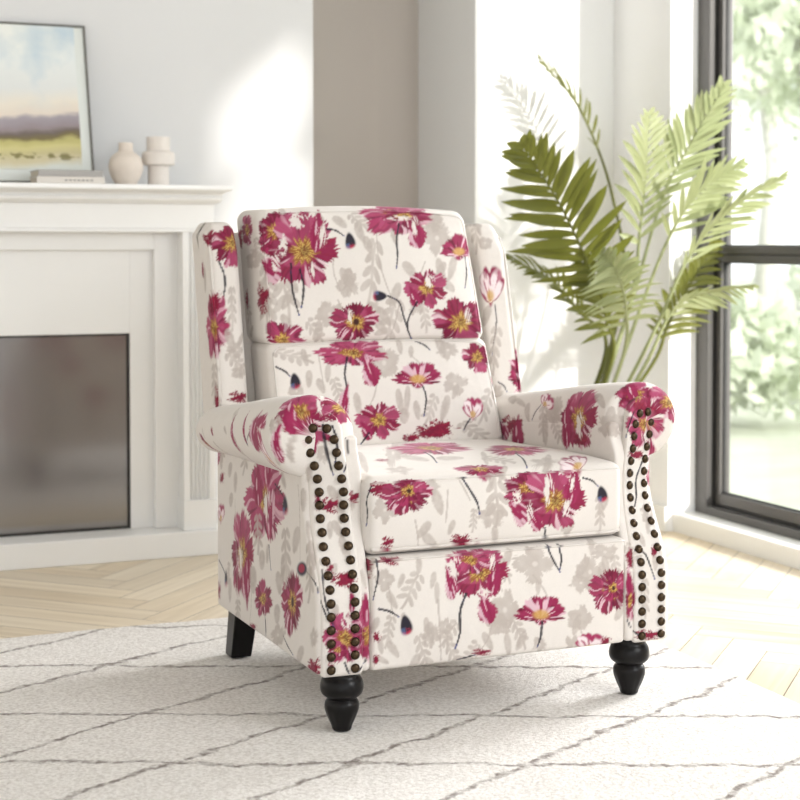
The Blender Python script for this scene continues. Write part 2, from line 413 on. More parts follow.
# ------------------------------------------------------------------ on the mantel
ZM = 1.0872
pic = empty('painting', (.72, 4.70, ZM+.006), 'framed watercolour landscape leaning against the wall on the mantel', 'painting')
pw, ph = .53, .498
lean = math.atan2(.135, .478); pic.rotation_euler = (-lean, 0, 0)
mb = MB(); t = .0065
for q in ((-pw/2, -pw/2+t, 0, ph), (pw/2-t, pw/2, 0, ph), (-pw/2+t, pw/2-t, 0, t), (-pw/2+t, pw/2-t, ph-t, ph)):
    mb.box(q[0], q[1], -.003, .016, q[2], q[3])
mb.build('frame', M_picframe, pic, bevel=.001)
m, nt, b = new_mat('watercolour_landscape')
tc = nt.nodes.new('ShaderNodeTexCoord'); sp = nt.nodes.new('ShaderNodeSeparateXYZ'); nt.links.new(tc.outputs['Object'], sp.inputs[0])
nz = nt.nodes.new('ShaderNodeTexNoise'); nz.inputs['Scale'].default_value = 9; nz.inputs['Detail'].default_value = 6
mpn = nt.nodes.new('ShaderNodeMapping'); mpn.inputs['Scale'].default_value = (1,1,2.2); nt.links.new(tc.outputs['Object'], mpn.inputs[0]); nt.links.new(mpn.outputs[0], nz.inputs['Vector'])
hgt = mth('ADD', mth('ADD', mth('MULTIPLY', sp.outputs[2], 1/ph), mth('MULTIPLY', mth('SUBTRACT', nz.outputs['Fac'], .5), .10)), mth('MULTIPLY', sp.outputs[0], -.16))
cr = nt.nodes.new('ShaderNodeValToRGB'); el = cr.color_ramp.elements
stops = [(.07,(222,226,220)),(.12,(212,202,168)),(.16,(202,192,146)),(.21,(210,202,140)),(.25,(190,182,118)),(.268,(120,108,70)),(.29,(112,100,94)),(.32,(150,138,140)),(.385,(164,156,164)),(.41,(228,216,202)),(.48,(234,226,212)),(.58,(226,228,226)),(.75,(232,236,234)),(1.0,(240,242,236))]
el[0].position = stops[0][0]; el[0].color = srgb(*stops[0][1]); el[1].position = stops[-1][0]; el[1].color = srgb(*stops[-1][1])
for p_, c_ in stops[1:-1]:
    e_ = el.new(p_); e_.color = srgb(*c_)
nt.links.new(hgt, cr.inputs[0])
cl = nt.nodes.new('ShaderNodeTexNoise'); cl.inputs['Scale'].default_value = 5.5; cl.inputs['Detail'].default_value = 5; nt.links.new(tc.outputs['Object'], cl.inputs['Vector'])
skyf = nt.nodes.new('ShaderNodeMapRange'); skyf.inputs[1].default_value = .48; skyf.inputs[2].default_value = .68; nt.links.new(cl.outputs['Fac'], skyf.inputs[0])
up = nt.nodes.new('ShaderNodeMapRange'); up.inputs[1].default_value = .40; up.inputs[2].default_value = .6; nt.links.new(hgt, up.inputs[0])
mx = nt.nodes.new('ShaderNodeMix'); mx.data_type = 'RGBA'; mx.inputs[7].default_value = srgb(196,212,222)
nt.links.new(mth('MULTIPLY', skyf.outputs[0], up.outputs[0]), mx.inputs[0]); nt.links.new(cr.outputs[0], mx.inputs[6])
# dark bushes in the foreground
bn = nt.nodes.new('ShaderNodeTexNoise'); bn.inputs['Scale'].default_value = 30; bn.inputs['Detail'].default_value = 3; nt.links.new(mpn.outputs[0], bn.inputs['Vector'])
bz = mth('ABSOLUTE', mth('SUBTRACT', mth('MULTIPLY', sp.outputs[2], 1/ph), .165))
bm_ = nt.nodes.new('ShaderNodeMapRange'); bm_.inputs[1].default_value = .03; bm_.inputs[2].default_value = .012; nt.links.new(bz, bm_.inputs[0])
bm2 = nt.nodes.new('ShaderNodeMapRange'); bm2.inputs[1].default_value = .5; bm2.inputs[2].default_value = .58; nt.links.new(bn.outputs['Fac'], bm2.inputs[0])
mx2 = nt.nodes.new('ShaderNodeMix'); mx2.data_type = 'RGBA'; mx2.inputs[7].default_value = srgb(120,112,60)
nt.links.new(mth('MULTIPLY', mth('MULTIPLY', bm_.outputs[0], bm2.outputs[0]), .85), mx2.inputs[0]); nt.links.new(mx.outputs[2], mx2.inputs[6]); nt.links.new(mx2.outputs[2], b.inputs['Base Color'])
b.inputs['Roughness'].default_value = .6
mb = MB(); mb.box(-pw/2+t, pw/2-t-.028, .000, .010, .042, ph-t); mb.build('watercolour_sheet', m, pic)
mb = MB(); mb.box(-pw/2+t, pw/2-t, .002, .012, t, ph-t); mb.build('mount_board', simple('mount_board', srgb(226,230,226), .7, noise=.05), pic)

def book(name, loc, w_, d_, h_, mat, label, rz=0):
    bk = empty(name, loc, label, 'book', 'books on the mantel'); bk.rotation_euler = (0,0,rz)
    mb = MB(); c = .0022
    mb.box(-w_/2, w_/2, -d_/2, d_/2, 0, c); mb.box(-w_/2, w_/2, -d_/2, d_/2, h_-c, h_); mb.box(-w_/2, w_/2, -d_/2, -d_/2+c, c, h_-c)
    mb.build('cover', mat, bk, bevel=.0006)
    mb = MB(); mb.box(-w_/2+.003, w_/2-.003, -d_/2+c, d_/2-.003, c, h_-c); mb.build('pages', M_pages, bk)
    return bk
b1 = book('book', (.885, 4.612, ZM), .192, .13, .0205, M_booktan, 'cream book with small grey lettering at the bottom of the mantel stack')
mb = MB(); 
for q in range(7): mb.box(-.018+q*.012, -.018+q*.012+.008, -.0655, -.0648, .0085, .0125)
mb.build('spine_lettering', M_ink, b1)
book('book', (.885, 4.618, ZM+.0206), .185, .12, .0185, M_bookgrey, 'grey book lying on top of the cream book on the mantel', R(2))

def prof_smooth(P, n=6):
    out = []
    for i in range(len(P)-1):
        p0 = P[max(i-1,0)]; p1 = P[i]; p2 = P[i+1]; p3 = P[min(i+2,len(P)-1)]
        for t_ in range(n):
            u = t_/n
            out.append(tuple(.5*((2*p1[d])+(-p0[d]+p2[d])*u+(2*p0[d]-5*p1[d]+4*p2[d]-p3[d])*u*u+(-p0[d]+3*p1[d]-3*p2[d]+p3[d])*u**3) for d in (0,1)))
    return out+[P[-1]]
mb = MB(); mb.lathe(prof_smooth([(.026,0),(.030,.004),(.042,.025),(.050,.052),(.046,.078),(.034,.092),(.0235,.099),(.021,.106),(.0205,.124),(.018,.125),(.016,.118),(.018,.09)],6), c=(0,0,0))
va = mb.build('vase', M_ceramic, None, smooth=True); va.location = (1.064, 4.645, ZM)
tag(va, 'small round cream vase with a narrow neck on the mantel', 'vase', 'vases on the mantel')
mb = MB(); mb.lathe(prof_smooth([(.030,0),(.0315,.002),(.0315,.058),(.033,.061),(.045,.063),(.048,.068),(.049,.082),(.048,.097),(.044,.102),(.036,.105),(.0345,.108),(.0345,.143),(.0335,.145),(.030,.145),(.029,.13),(.028,.09)],4), c=(0,0,0))
vb = mb.build('vase', M_ceramic2, None, smooth=True); vb.location = (1.166, 4.665, ZM)
tag(vb, 'taller white cylinder vase with a wide collar at the right of the mantel', 'vase', 'vases on the mantel')

# ------------------------------------------------------------------ print painting
ART = [
('gleaf','upp',-0.2071,0.9832,[407.2,-99.3,-20.6,-265.8],7.9,10.2,22,2),
('gspray','upp',-0.3862,0.7673,[396.7,-56.6,-3.4,-442.6],12.5,18.2,33,14),
('gleaf','foot',0.1978,0.3235,[433.4,-163.4,-29.3,-263.0],6.4,8.4,39,6),
('gflower','seat',-0.0566,-2.6849,[458.5,-4.3,-33.9,-508.3],8.7,11.3,47,7),
('gleaf','upp',-0.0783,0.8402,[409.9,-50.1,-3.4,-442.4],9.0,11.7,32,12),
('gleaf','upp',-0.2192,0.7935,[444.7,-34.7,-3.4,-450.0],9.5,12.3,-34,15),
('gspray','wingR',-0.0384,0.9523,[246.2,-68.8,1.7,-242.9],10.3,15.0,-10,16),
('gleaf','foot',-0.2132,0.2065,[499.3,1.5,-41.6,-523.6],6.3,8.2,1,4),
('gleaf','armL',0.3986,0.3016,[-232.8,-104.0,-85.8,-572.3],3.1,8.1,-14,7),
('gleaf','upp',0.1364,0.9636,[369.1,-113.9,14.0,-492.3],6.0,7.8,42,15),
('gspray','foot',0.2538,0.2603,[405.2,-1.6,-49.9,-496.3],10.7,15.7,12,10),
('gflower','panelR',0.0267,0.3645,[338.5,-132.8,-48.1,-518.3],10.0,13.0,-18,7),
('gleaf','panelL',-0.009,0.3794,[-514.5,-71.8,12.9,-557.1],8.9,11.6,43,5),
('gspray','upp',-0.237,0.9481,[426.0,-50.0,-10.2,-463.6],11.2,16.3,-46,2),
('gflower','foot',0.0794,0.1305,[449.8,45.4,-50.3,-482.5],7.3,9.5,11,9),
('gleaf','wingL',0.0303,0.7033,[284.9,-51.5,-15.7,-450.1],6.4,8.4,-36,12),
('gleaf','seat',-0.1977,0.4455,[493.7,-33.4,-28.8,-536.5],9.0,11.6,-8,1),
('gspray','foot',-0.2433,0.1855,[507.9,3.4,-39.9,-523.7],11.7,17.0,-18,7),
('gleaf','seat',0.2262,0.3959,[407.6,8.1,-40.1,-495.1],8.8,11.4,-31,6),
('gflower','upp',0.1831,0.9652,[361.6,-109.4,18.8,-468.0],8.4,10.9,-39,4),
('gleaf','seat',0.011,0.4819,[452.0,-155.9,-28.5,-273.3],7.3,9.5,-28,1),
('gleaf','foot',0.2634,0.1805,[402.7,5.2,-56.4,-492.1],9.2,12.0,-34,3),
('gspray','wingL',0.0177,0.6492,[315.8,-26.4,-17.8,-453.7],11.5,16.8,47,11),
('gleaf','low',0.149,0.6746,[378.6,-135.0,2.0,-518.9],9.7,12.6,25,6),
('gflower','foot',-0.127,0.187,[478.0,9.1,-47.9,-514.4],7.7,10.0,-21,13),
('gleaf','armR',0.296,0.2105,[393.9,2.5,-22.0,-491.8],6.6,8.6,6,16),
('gleaf','panelR',-0.0456,0.2105,[309.4,3.1,51.4,-491.3],6.6,8.6,6,16),
('gspray','foot',-0.1078,0.13,[472.6,40.6,-52.3,-493.4],12.6,18.5,34,6),
('gleaf','rollR',0.0507,0.1236,[-277.8,-345.6,-407.5,198.7],9.0,11.7,-20,10),
('gleaf','panelR',-0.0347,0.6114,[316.1,3.1,-36.2,-490.4],9.0,11.7,-20,10),
('gleaf','foot',-0.2328,0.1527,[499.6,12.0,-45.7,-517.3],8.4,10.9,43,10),
('gleaf','upp',-0.1517,0.7179,[423.7,6.9,-8.6,-436.8],9.7,12.6,-11,14),
('gleaf','armL',0.9672,0.483,[-173.8,-19.0,-80.3,-505.1],4.5,11.6,15,15),
('gleaf','seat',0.0886,0.3708,[448.3,41.3,-35.4,-492.1],7.7,10.0,-49,14),
('gflower','rollR',0.3029,0.2003,[-220.5,-55.0,-4.7,487.1],7.9,10.3,42,4),
('gleaf','foot',0.2179,0.2624,[419.3,-6.8,-46.7,-500.8],8.6,11.2,-1,16),
('gspray','upp',-0.1395,0.9479,[408.8,-79.8,-5.2,-506.7],12.1,17.7,-42,8),
('gleaf','wingR',-0.0474,0.7443,[231.8,-41.4,9.5,-418.8],8.8,11.4,-22,2),
('gleaf','panelL',0.0108,0.3077,[-521.7,-86.1,31.8,-577.4],6.7,8.7,-20,16),
('gspray','upp',-0.1967,0.8875,[432.5,-47.9,-1.0,-443.6],9.4,13.8,0,4),
('gleaf','upp',0.0627,0.9364,[380.9,-97.6,2.0,-494.7],8.3,10.8,19,12),
('gflower','seat',-0.0455,0.862,[425.9,-182.7,-24.8,-32.2],8.3,10.9,-39,5),
('gleaf','upp',-0.2781,0.7751,[247.8,-40.9,8.1,-452.2],9.2,11.9,-27,11),
('gspray','rollL',0.0748,0.1099,[-57.9,592.5,-450.3,33.9],6.4,18.7,-35,16),
('gleaf','foot',-0.2701,0.201,[418.1,0.0,15.6,-527.1],6.9,9.0,-27,2),
('gflower','upp',-0.0691,0.8387,[408.1,-50.6,-3.5,-442.1],8.3,10.8,0,7),
('gleaf','upp',0.1228,0.9421,[369.8,-101.0,5.0,-491.8],7.7,10.0,-8,13),
('gleaf','low',-0.1942,0.6613,[424.1,-77.9,-20.2,-527.8],7.3,9.5,23,5),
('gspray','armR',0.3003,0.2873,[359.3,-62.5,-8.8,-516.6],10.1,14.7,44,3),
('gspray','panelR',-0.0415,0.2872,[326.7,-88.4,28.9,-521.1],10.1,14.7,44,3),
('gleaf','panelL',0.0183,0.2276,[-513.1,-0.9,43.6,-533.8],9.5,12.3,-21,2),
('gflower','panelL',-0.0418,0.4285,[-442.1,1.3,17.5,-524.5],3.6,9.3,-15,5),
('gflower','armL',0.296,0.4287,[-558.3,1.0,13.2,-520.7],3.6,9.3,-15,5),
('gleaf','seat',-0.218,0.4244,[504.2,-13.9,-27.2,-531.0],8.0,10.4,43,2),
('gspray','armR',0.0352,0.5245,[205.9,-40.1,11.5,-447.8],9.4,13.8,34,12),
('gflower','foot',0.1586,0.1182,[428.7,72.2,-77.7,-441.5],9.2,12.0,49,7),
('gleaf','seat',0.1238,0.5126,[441.7,-239.3,-23.9,-99.7],8.1,10.5,-12,11),
('gspray','foot',-0.0728,0.1219,[464.3,45.3,-56.8,-489.1],12.3,17.9,-44,15),
('gleaf','foot',0.0065,0.3062,[459.3,-38.3,-40.0,-526.7],9.3,12.1,-20,5),
('gleaf','seat',-0.0183,0.4783,[456.9,-145.8,-33.2,-294.3],8.2,10.7,21,11),
('gspray','upp',-0.2904,0.905,[229.7,-34.8,0.7,-441.9],7.9,11.6,15,14),
('gleaf','low',-0.0518,0.5247,[413.9,-43.9,-18.7,-458.1],9.8,12.8,24,5),
('gflower','upp',-0.3926,0.9376,[396.7,-56.6,-3.4,-442.6],8.7,11.3,29,11),
('gleaf','upp',-0.0014,0.731,[403.0,-4.6,-8.9,-438.0],9.3,12.1,48,6),
('gleaf','rollR',0.3022,0.1981,[-220.7,-71.9,-3.6,486.3],9.0,11.8,14,2),
('gflower','upp',-0.3176,0.8831,[136.3,-34.7,4.1,-440.5],8.3,10.8,11,11),
('gleaf','foot',0.2278,0.2743,[417.6,-9.3,-45.9,-501.0],8.6,11.2,12,16),
('gleaf','foot',-0.1888,0.1207,[478.3,39.9,-60.6,-491.6],8.9,11.6,-36,15),
('gspray','upp',-0.074,0.8291,[409.7,-48.7,-3.9,-442.8],9.2,13.5,-6,4),
('gleaf','armL',0.5028,0.4655,[-154.6,8.3,-32.3,-488.0],4.0,10.3,38,12),
('gflower','seat',-0.1072,0.7586,[442.0,-187.2,-32.5,-37.1],9.9,12.9,21,6),
('gleaf','seat',-0.2317,0.4364,[506.4,-18.3,-26.3,-533.3],6.6,8.6,-12,16),
('gleaf','armL',0.8541,0.4359,[-133.5,6.7,-35.9,-384.4],4.0,10.5,-4,5),
('gspray','low',0.2355,0.5391,[357.4,-77.2,-23.3,-445.1],12.9,18.9,-28,12),
('gleaf','panelL',0.026,0.1828,[-514.3,-0.9,44.8,-533.7],9.8,12.8,20,4),
('gleaf','upp',0.0092,0.7521,[400.8,-19.0,-7.9,-439.0],9.5,12.3,44,14),
('gleaf','seat',0.136,0.4082,[439.0,-3.5,-34.0,-504.9],6.4,8.4,-28,11),
('gspray','seat',-0.063,0.3837,[467.9,23.5,-35.3,-507.3],8.1,11.9,-10,7),
('gleaf','armL',0.6345,0.2984,[-163.5,-39.9,-86.5,-489.1],3.9,10.1,-9,12),
('gflower','seat',0.0239,0.4295,[457.3,-29.4,-31.8,-520.2],7.1,9.2,31,9),
('gleaf','foot',-0.0354,0.1494,[463.6,29.9,-50.6,-497.1],8.5,11.0,37,16),
('gflower','rollL',0.0526,-0.036,[-499.0,-227.1,281.5,-345.2],3.9,10.1,44,11),
('gleaf','low',0.0423,0.6752,[392.0,-139.2,-6.8,-555.6],6.6,8.6,17,16),
('gleaf','foot',-0.2579,0.1605,[508.7,4.7,-41.7,-523.2],6.4,8.4,11,11),
('gspray','armR',0.1346,0.5636,[214.2,4.7,11.5,-464.4],11.6,17.0,-5,2),
('gspray','rollR',0.1886,0.2022,[-234.6,-44.1,-10.3,543.2],11.6,17.0,-5,2),
('gleaf','upp',-0.0249,0.9409,[392.0,-93.9,0.3,-513.7],9.2,12.0,32,2),
('gflower','low',-0.2238,0.5925,[442.9,-53.5,-10.9,-466.4],8.4,10.9,11,2),
('gleaf','wingL',-0.0319,0.7791,[272.3,-32.7,3.4,-449.4],9.6,12.5,31,9),
('gleaf','foot',-0.0848,0.2721,[471.2,-16.9,-42.9,-525.0],7.5,9.7,-31,15),
('gspray','upp',-0.1559,0.7166,[424.2,11.1,-8.6,-431.3],11.5,16.8,45,5),
('gleaf','armL',0.3802,0.3766,[-383.1,-87.6,-20.3,-558.4],4.5,11.7,19,14),
('gflower','upp',-0.0167,0.7695,[403.0,-28.0,-7.0,-441.0],7.6,9.9,14,9),
('gleaf','rollL',0.5876,-0.0062,[-574.6,401.6,-159.7,-501.6],3.8,9.8,-37,15),
('gleaf','foot',0.1605,0.1633,[435.9,22.2,-49.8,-491.0],8.9,11.5,-23,7),
('gleaf','rollR',0.5415,0.1544,[-234.5,-80.9,-6.1,514.2],8.8,11.4,44,13),
('gleaf','low',0.163,0.5786,[373.1,-78.1,-19.0,-448.0],6.5,8.5,-25,1),
('gleaf','low',-0.1463,0.6284,[423.0,-73.7,-11.9,-463.3],7.0,9.1,-4,15),
('gspray','foot',0.0023,0.2813,[460.0,-22.5,-41.7,-521.2],9.4,13.8,30,11),
('gleaf','seat',-0.2047,0.6886,[459.8,-184.3,-54.2,-47.5],9.1,11.8,36,8),
('gflower','seat',0.1436,0.3564,[439.3,60.4,-36.5,-480.6],6.9,9.0,2,14),
('gleaf','foot',-0.2172,0.2822,[497.2,-13.5,-38.7,-532.0],6.3,8.2,-28,2),
('gleaf','foot',-0.1521,0.2785,[482.5,-18.3,-41.7,-530.1],6.8,8.8,-15,3),
('gleaf','upp',0.1694,0.8552,[357.3,-67.8,-3.8,-429.2],8.4,10.9,-39,13),
('gflower','rollR',0.303,0.1762,[-222.1,-232.0,7.3,442.1],7.3,9.5,42,13),
('gleaf','armL',0.4988,0.2682,[-189.7,-41.7,-103.3,-532.5],3.5,9.0,-23,3),
('gleaf','foot',-0.1569,0.1791,[483.8,11.2,-47.5,-514.7],8.6,11.2,8,8),
('gspray','low',0.0889,0.5376,[392.3,-59.9,-19.5,-452.0],12.0,17.5,-30,15),
('gleaf','low',0.199,0.5347,[367.8,-70.5,-22.4,-446.7],8.9,11.5,25,9),
('gleaf','foot',-0.022,0.3078,[462.6,-39.0,-40.2,-529.0],6.4,8.3,-32,14),
('gflower','armL',0.3996,0.1855,[-227.8,-3.3,-112.3,-531.2],4.2,10.8,-5,13),
('gleaf','upp',-0.2229,0.7387,[439.8,-24.1,-6.3,-451.7],9.5,12.4,39,13),
('gleaf','seat',-0.1097,0.3747,[475.0,32.0,-35.7,-506.2],6.6,8.6,-28,12),
('gspray','armL',0.9124,0.2028,[-173.8,-19.0,-80.3,-505.1],4.2,12.4,-10,11),
('gleaf','armL',0.5023,0.2632,[-189.5,-36.0,-104.4,-529.4],3.6,9.5,7,5),
('gleaf','panelR',0.0118,0.2716,[405.6,-69.3,-44.1,-513.3],6.5,8.5,4,10),
('gspray','armL',0.7118,0.4581,[-173.8,-19.0,-80.3,-505.1],5.2,15.3,-25,6),
('gleaf','panelL',0.0378,0.6061,[-371.3,317.5,2.1,-478.4],4.8,12.4,24,14),
('gleaf','rollL',0.0521,0.0928,[-137.0,426.4,-504.4,-86.0],4.8,12.4,24,14),
('gflower','foot',-0.1571,0.1732,[483.6,13.6,-47.9,-513.2],9.9,12.9,3,15),
('gleaf','panelL',0.0132,0.1984,[-512.3,-0.8,45.4,-533.1],6.9,9.0,30,7),
('gleaf','foot',-0.2758,0.3187,[330.4,-44.5,26.6,-361.8],6.8,8.9,-15,14),
('gspray','armL',0.7564,0.2618,[-150.9,-15.3,-91.2,-470.7],5.2,15.1,-32,13),
('gleaf','low',0.0573,0.5414,[397.8,-59.6,-18.8,-453.8],7.7,10.0,13,7),
('gleaf','foot',-0.2357,0.2469,[506.3,-3.0,-37.2,-527.8],8.3,10.8,38,8),
('gleaf','low',-0.0856,0.5612,[417.8,-59.1,-16.2,-461.9],8.8,11.5,13,2),
('gspray','foot',0.0331,0.1581,[455.7,25.9,-49.2,-496.0],12.9,18.9,29,9),
('gleaf','seat',0.029,0.6034,[443.0,-218.3,-25.7,-74.4],6.1,7.9,31,7),
('gflower','upp',0.0938,0.7761,[384.1,-39.3,-7.3,-435.8],8.7,11.3,-44,8),
('gleaf','upp',-0.3768,0.717,[396.7,-56.6,-3.4,-442.6],6.8,8.9,-45,11),
('gleaf','panelL',-0.0184,0.4119,[-512.5,-29.5,7.4,-536.8],9.5,12.4,-2,16),
('gleaf','armL',0.3703,0.4854,[-392.0,-26.8,-3.3,-526.8],6.3,8.2,-7,9),
('gleaf','panelL',0.0381,0.4833,[-358.3,-112.7,-30.8,-528.2],6.3,8.2,-7,9),
('gflower','panelL',0.0004,0.521,[-541.6,-122.9,4.2,-526.2],7.6,9.9,-46,2),
('gleaf','armL',0.2885,0.2895,[-379.5,-45.1,47.2,-557.7],4.3,11.2,28,15),
('gleaf','upp',-0.2018,0.8281,[439.4,-40.3,-2.6,-447.6],7.2,9.3,40,16),
('gleaf','foot',0.1738,0.2764,[433.4,-16.8,-42.9,-507.5],9.8,12.8,-38,16),
('gflower','wingR',-0.0473,0.5592,[235.4,-42.2,19.8,-426.4],8.3,10.7,37,13),
('gleaf','panelL',-0.0064,0.4428,[-517.1,-13.9,4.9,-525.6],9.7,12.6,44,1),
('gspray','upp',-0.2226,0.8145,[445.3,-37.6,-2.7,-449.0],26.0,34.0,10,1),
('gflower','upp',-0.0746,0.8201,[410.5,-46.5,-4.3,-443.2],12.0,12.0,0,2),
('gflower','upp',-0.1228,0.76,[422.1,-21.1,-6.5,-445.9],16.0,15.0,0,3),
('gstem','upp',[(-0.1017,0.7911),(-0.0962,0.7748),(-0.0904,0.7586),(-0.0842,0.7427),(-0.0777,0.7272),(-0.0706,0.7115)],0.0017),
('gstem','upp',[(-0.0952,0.904),(-0.1009,0.8858),(-0.1056,0.8677),(-0.1054,0.8496),(-0.1005,0.8316),(-0.0947,0.8135)],0.0017),
('gspray','upp',-0.0118,0.8467,[397.6,-55.5,-3.4,-439.0],18.0,34.0,-15,6),
('gstem','upp',[(0.0199,0.9561),(0.015,0.9287),(0.011,0.8972),(0.012,0.8674),(0.0175,0.8397),(0.0241,0.8139),(0.0316,0.7921),(0.0398,0.7719)],0.0017),
('gspray','upp',-0.0204,0.9597,[389.6,-106.2,0.5,-528.1],14.0,12.0,40,8),
('gflower','upp',0.1765,0.9313,[356.9,-91.2,2.4,-454.0],16.0,18.0,0,9),
('gflower','upp',0.1719,0.9649,[363.4,-111.2,17.7,-474.2],12.0,10.0,0,10),
('gleaf','upp',-0.0104,0.9154,[392.4,-80.8,-0.2,-438.6],10.0,9.0,20,11),
('gleaf','upp',0.1709,0.8544,[356.9,-67.8,-3.8,-429.2],9.0,14.0,25,12),
('gleaf','upp',0.2035,0.8612,[346.1,-70.1,-3.6,-426.8],9.0,13.0,-20,13),
('gleaf','upp',0.1845,0.8217,[354.6,-64.6,-5.9,-430.1],8.0,12.0,60,14),
('gspray','upp',0.0228,0.7324,[400.2,-6.8,-8.8,-437.0],22.0,26.0,-20,15),
('gleaf','upp',0.0402,0.8006,[393.2,-46.7,-5.7,-438.4],10.0,14.0,-30,16),
('gstem','upp',[(0.1308,0.8757),(0.1231,0.8637),(0.1162,0.8521),(0.1131,0.8438),(0.114,0.8388),(0.1153,0.8341)],0.0017),
('gspray','upp',-0.2697,0.7923,[277.5,-37.5,5.6,-450.7],16.0,34.0,0,1),
('gleaf','upp',0.0874,0.8574,[379.6,-63.8,-3.2,-433.6],12.0,10.0,30,2),
('gspray','upp',0.1125,0.7467,[383.6,-25.0,-8.9,-434.1],10.0,16.0,10,3),
('gstem','upp',[(0.0516,0.789),(0.0445,0.7663),(0.038,0.7442),(0.0316,0.726),(0.025,0.7117)],0.0017),
('gleaf','upp',-0.0708,0.9617,[395.5,-101.3,-3.8,-523.1],12.0,7.0,30,5),
('open','upp',-0.23,0.9462,[425.4,-52.2,-8.8,-466.9],24.0,24.0,0,3),
('open','upp',-0.1724,0.9019,[424.6,-55.3,-0.6,-441.8],35.0,34.0,0,4),
('petal','upp',-0.129,0.9469,[407.2,-81.7,-4.4,-508.8],12.0,26.0,-10,5),
('petal','upp',-0.2518,0.8638,[432.7,-36.4,0.3,-446.5],12.0,22.0,70,6),
('stem','upp',[(-0.2036,0.8726),(-0.2055,0.8538),(-0.2069,0.835),(-0.2063,0.8167),(-0.2036,0.7989),(-0.2005,0.7824),(-0.1976,0.7694),(-0.1946,0.7578)],0.00221),
('stem','upp',[(-0.1843,0.8591),(-0.1819,0.8456),(-0.1799,0.8322),(-0.1797,0.8197),(-0.1814,0.808),(-0.1834,0.7966),(-0.1859,0.7857),(-0.1885,0.7751)],0.00238),
('stem','upp',[(-0.1064,0.9486),(-0.0977,0.9478),(-0.089,0.9467),(-0.0811,0.944),(-0.074,0.9396),(-0.067,0.9348)],0.00187),
('bud','upp',-0.0542,0.9244,[398.0,-81.4,0.1,-461.0],6.0,8.0,15,1),
('open','upp',0.0839,0.9818,[376.3,-147.6,11.1,-283.0],32.0,12.0,-8,7),
('petal','upp',0.122,0.9434,[370.0,-101.7,5.4,-493.9],14.0,19.0,20,8),
('open','upp',0.0995,0.975,[375.2,-151.4,12.9,-419.6],22.0,10.0,0,2),
('stem','upp',[(0.0809,0.9586),(0.0741,0.9461),(0.068,0.9334),(0.0642,0.92),(0.0628,0.9061),(0.0611,0.8918),(0.0571,0.8765),(0.0525,0.8609)],0.00221),
('cup','upp',0.2347,0.9105,[337.6,-77.6,-0.6,-421.8],15.0,13.0,0,4),
('stem','upp',[(0.2474,0.8868),(0.2467,0.8726),(0.2457,0.8584),(0.2426,0.8438),(0.2374,0.8289),(0.232,0.814)],0.0017),
('open','upp',0.1257,0.8155,[372.6,-58.4,-5.6,-433.7],19.0,18.0,0,8),
('petal','upp',0.0888,0.7977,[383.3,-49.0,-6.2,-436.0],9.0,12.0,30,5),
('stem','upp',[(0.0949,0.7838),(0.0841,0.7693),(0.0742,0.755),(0.0684,0.7423),(0.0666,0.7311),(0.067,0.7202),(0.0719,0.7095),(0.0818,0.6931)],0.00204),
('bud','upp',0.0022,0.7988,[399.0,-43.5,-5.6,-440.2],7.0,6.0,-90,3),
('stem','upp',[(0.0223,0.7986),(0.0339,0.7939),(0.0449,0.7886),(0.0517,0.7798),(0.0542,0.7675),(0.0568,0.7545),(0.0608,0.7408),(0.0653,0.7273),(0.0693,0.7162),(0.0733,0.7068),(0.0801,0.692)],0.00204),
('open','upp',-0.0635,0.741,[411.1,-9.7,-8.1,-441.9],23.0,22.0,0,6),
('open','upp',0.2049,0.7354,[365.6,-42.1,-10.3,-430.5],27.0,25.0,0,10),
('open','upp',-0.2334,0.702,[432.9,29.0,-7.7,-340.3],22.0,15.0,0,5),
('red','upp',-0.2861,0.7965,[205.6,-30.1,9.4,-449.9],7.0,22.0,0,3),
('stem','low',[(0.0858,0.685),(0.0946,0.6815),(0.1033,0.6783),(0.1099,0.675),(0.1143,0.6714),(0.1184,0.6678)],0.0017),
('open','upp',-0.3501,0.95,[396.7,-56.6,-3.4,-442.6],16.0,16.0,0,4),
('red','upp',-0.3911,0.7888,[396.7,-56.6,-3.4,-442.6],6.0,14.0,0,5),
('gspray','low',-0.2171,0.6638,[426.8,-71.4,-22.9,-513.7],22.0,12.0,60,15),
('gflower','low',-0.0053,0.6466,[399.4,-100.6,-12.6,-525.0],17.0,20.0,0,16),
('gleaf','low',-0.1918,0.6178,[433.3,-62.8,-11.2,-464.5],8.0,9.0,0,17),
('gleaf','low',-0.1663,0.6021,[430.2,-61.4,-12.3,-464.2],9.0,8.0,20,1),
('gspray','low',-0.1285,0.588,[424.0,-61.1,-13.9,-463.0],12.0,14.0,20,2),
('gflower','rollL',0.0769,0.0999,[-141.8,609.8,-429.5,-66.4],8.0,7.0,0,3),
('gflower','low',0.1658,0.5953,[371.6,-81.7,-18.0,-447.2],13.0,12.0,0,4),
('gleaf','low',0.0177,0.5613,[402.7,-65.6,-17.3,-456.5],8.0,14.0,20,5),
('gleaf','low',0.0358,0.565,[399.8,-67.9,-17.3,-455.6],7.0,15.0,-10,6),
('gleaf','low',0.0231,0.5303,[403.8,-51.2,-18.9,-454.7],12.0,8.0,0,7),
('gleaf','low',0.129,0.5435,[383.5,-66.2,-20.1,-450.3],9.0,14.0,-25,8),
('gflower','low',0.1658,0.6676,[375.0,-116.0,-0.9,-526.4],11.0,10.0,0,9),
('gstem','low',[(-0.1612,0.6707),(-0.1609,0.6539),(-0.1606,0.6354),(-0.1602,0.6147),(-0.1596,0.5933)],0.0017),
('gstem','low',[(-0.0259,0.6218),(-0.0323,0.6046),(-0.0382,0.5878),(-0.0442,0.575),(-0.0504,0.566),(-0.0565,0.5575)],0.0017),
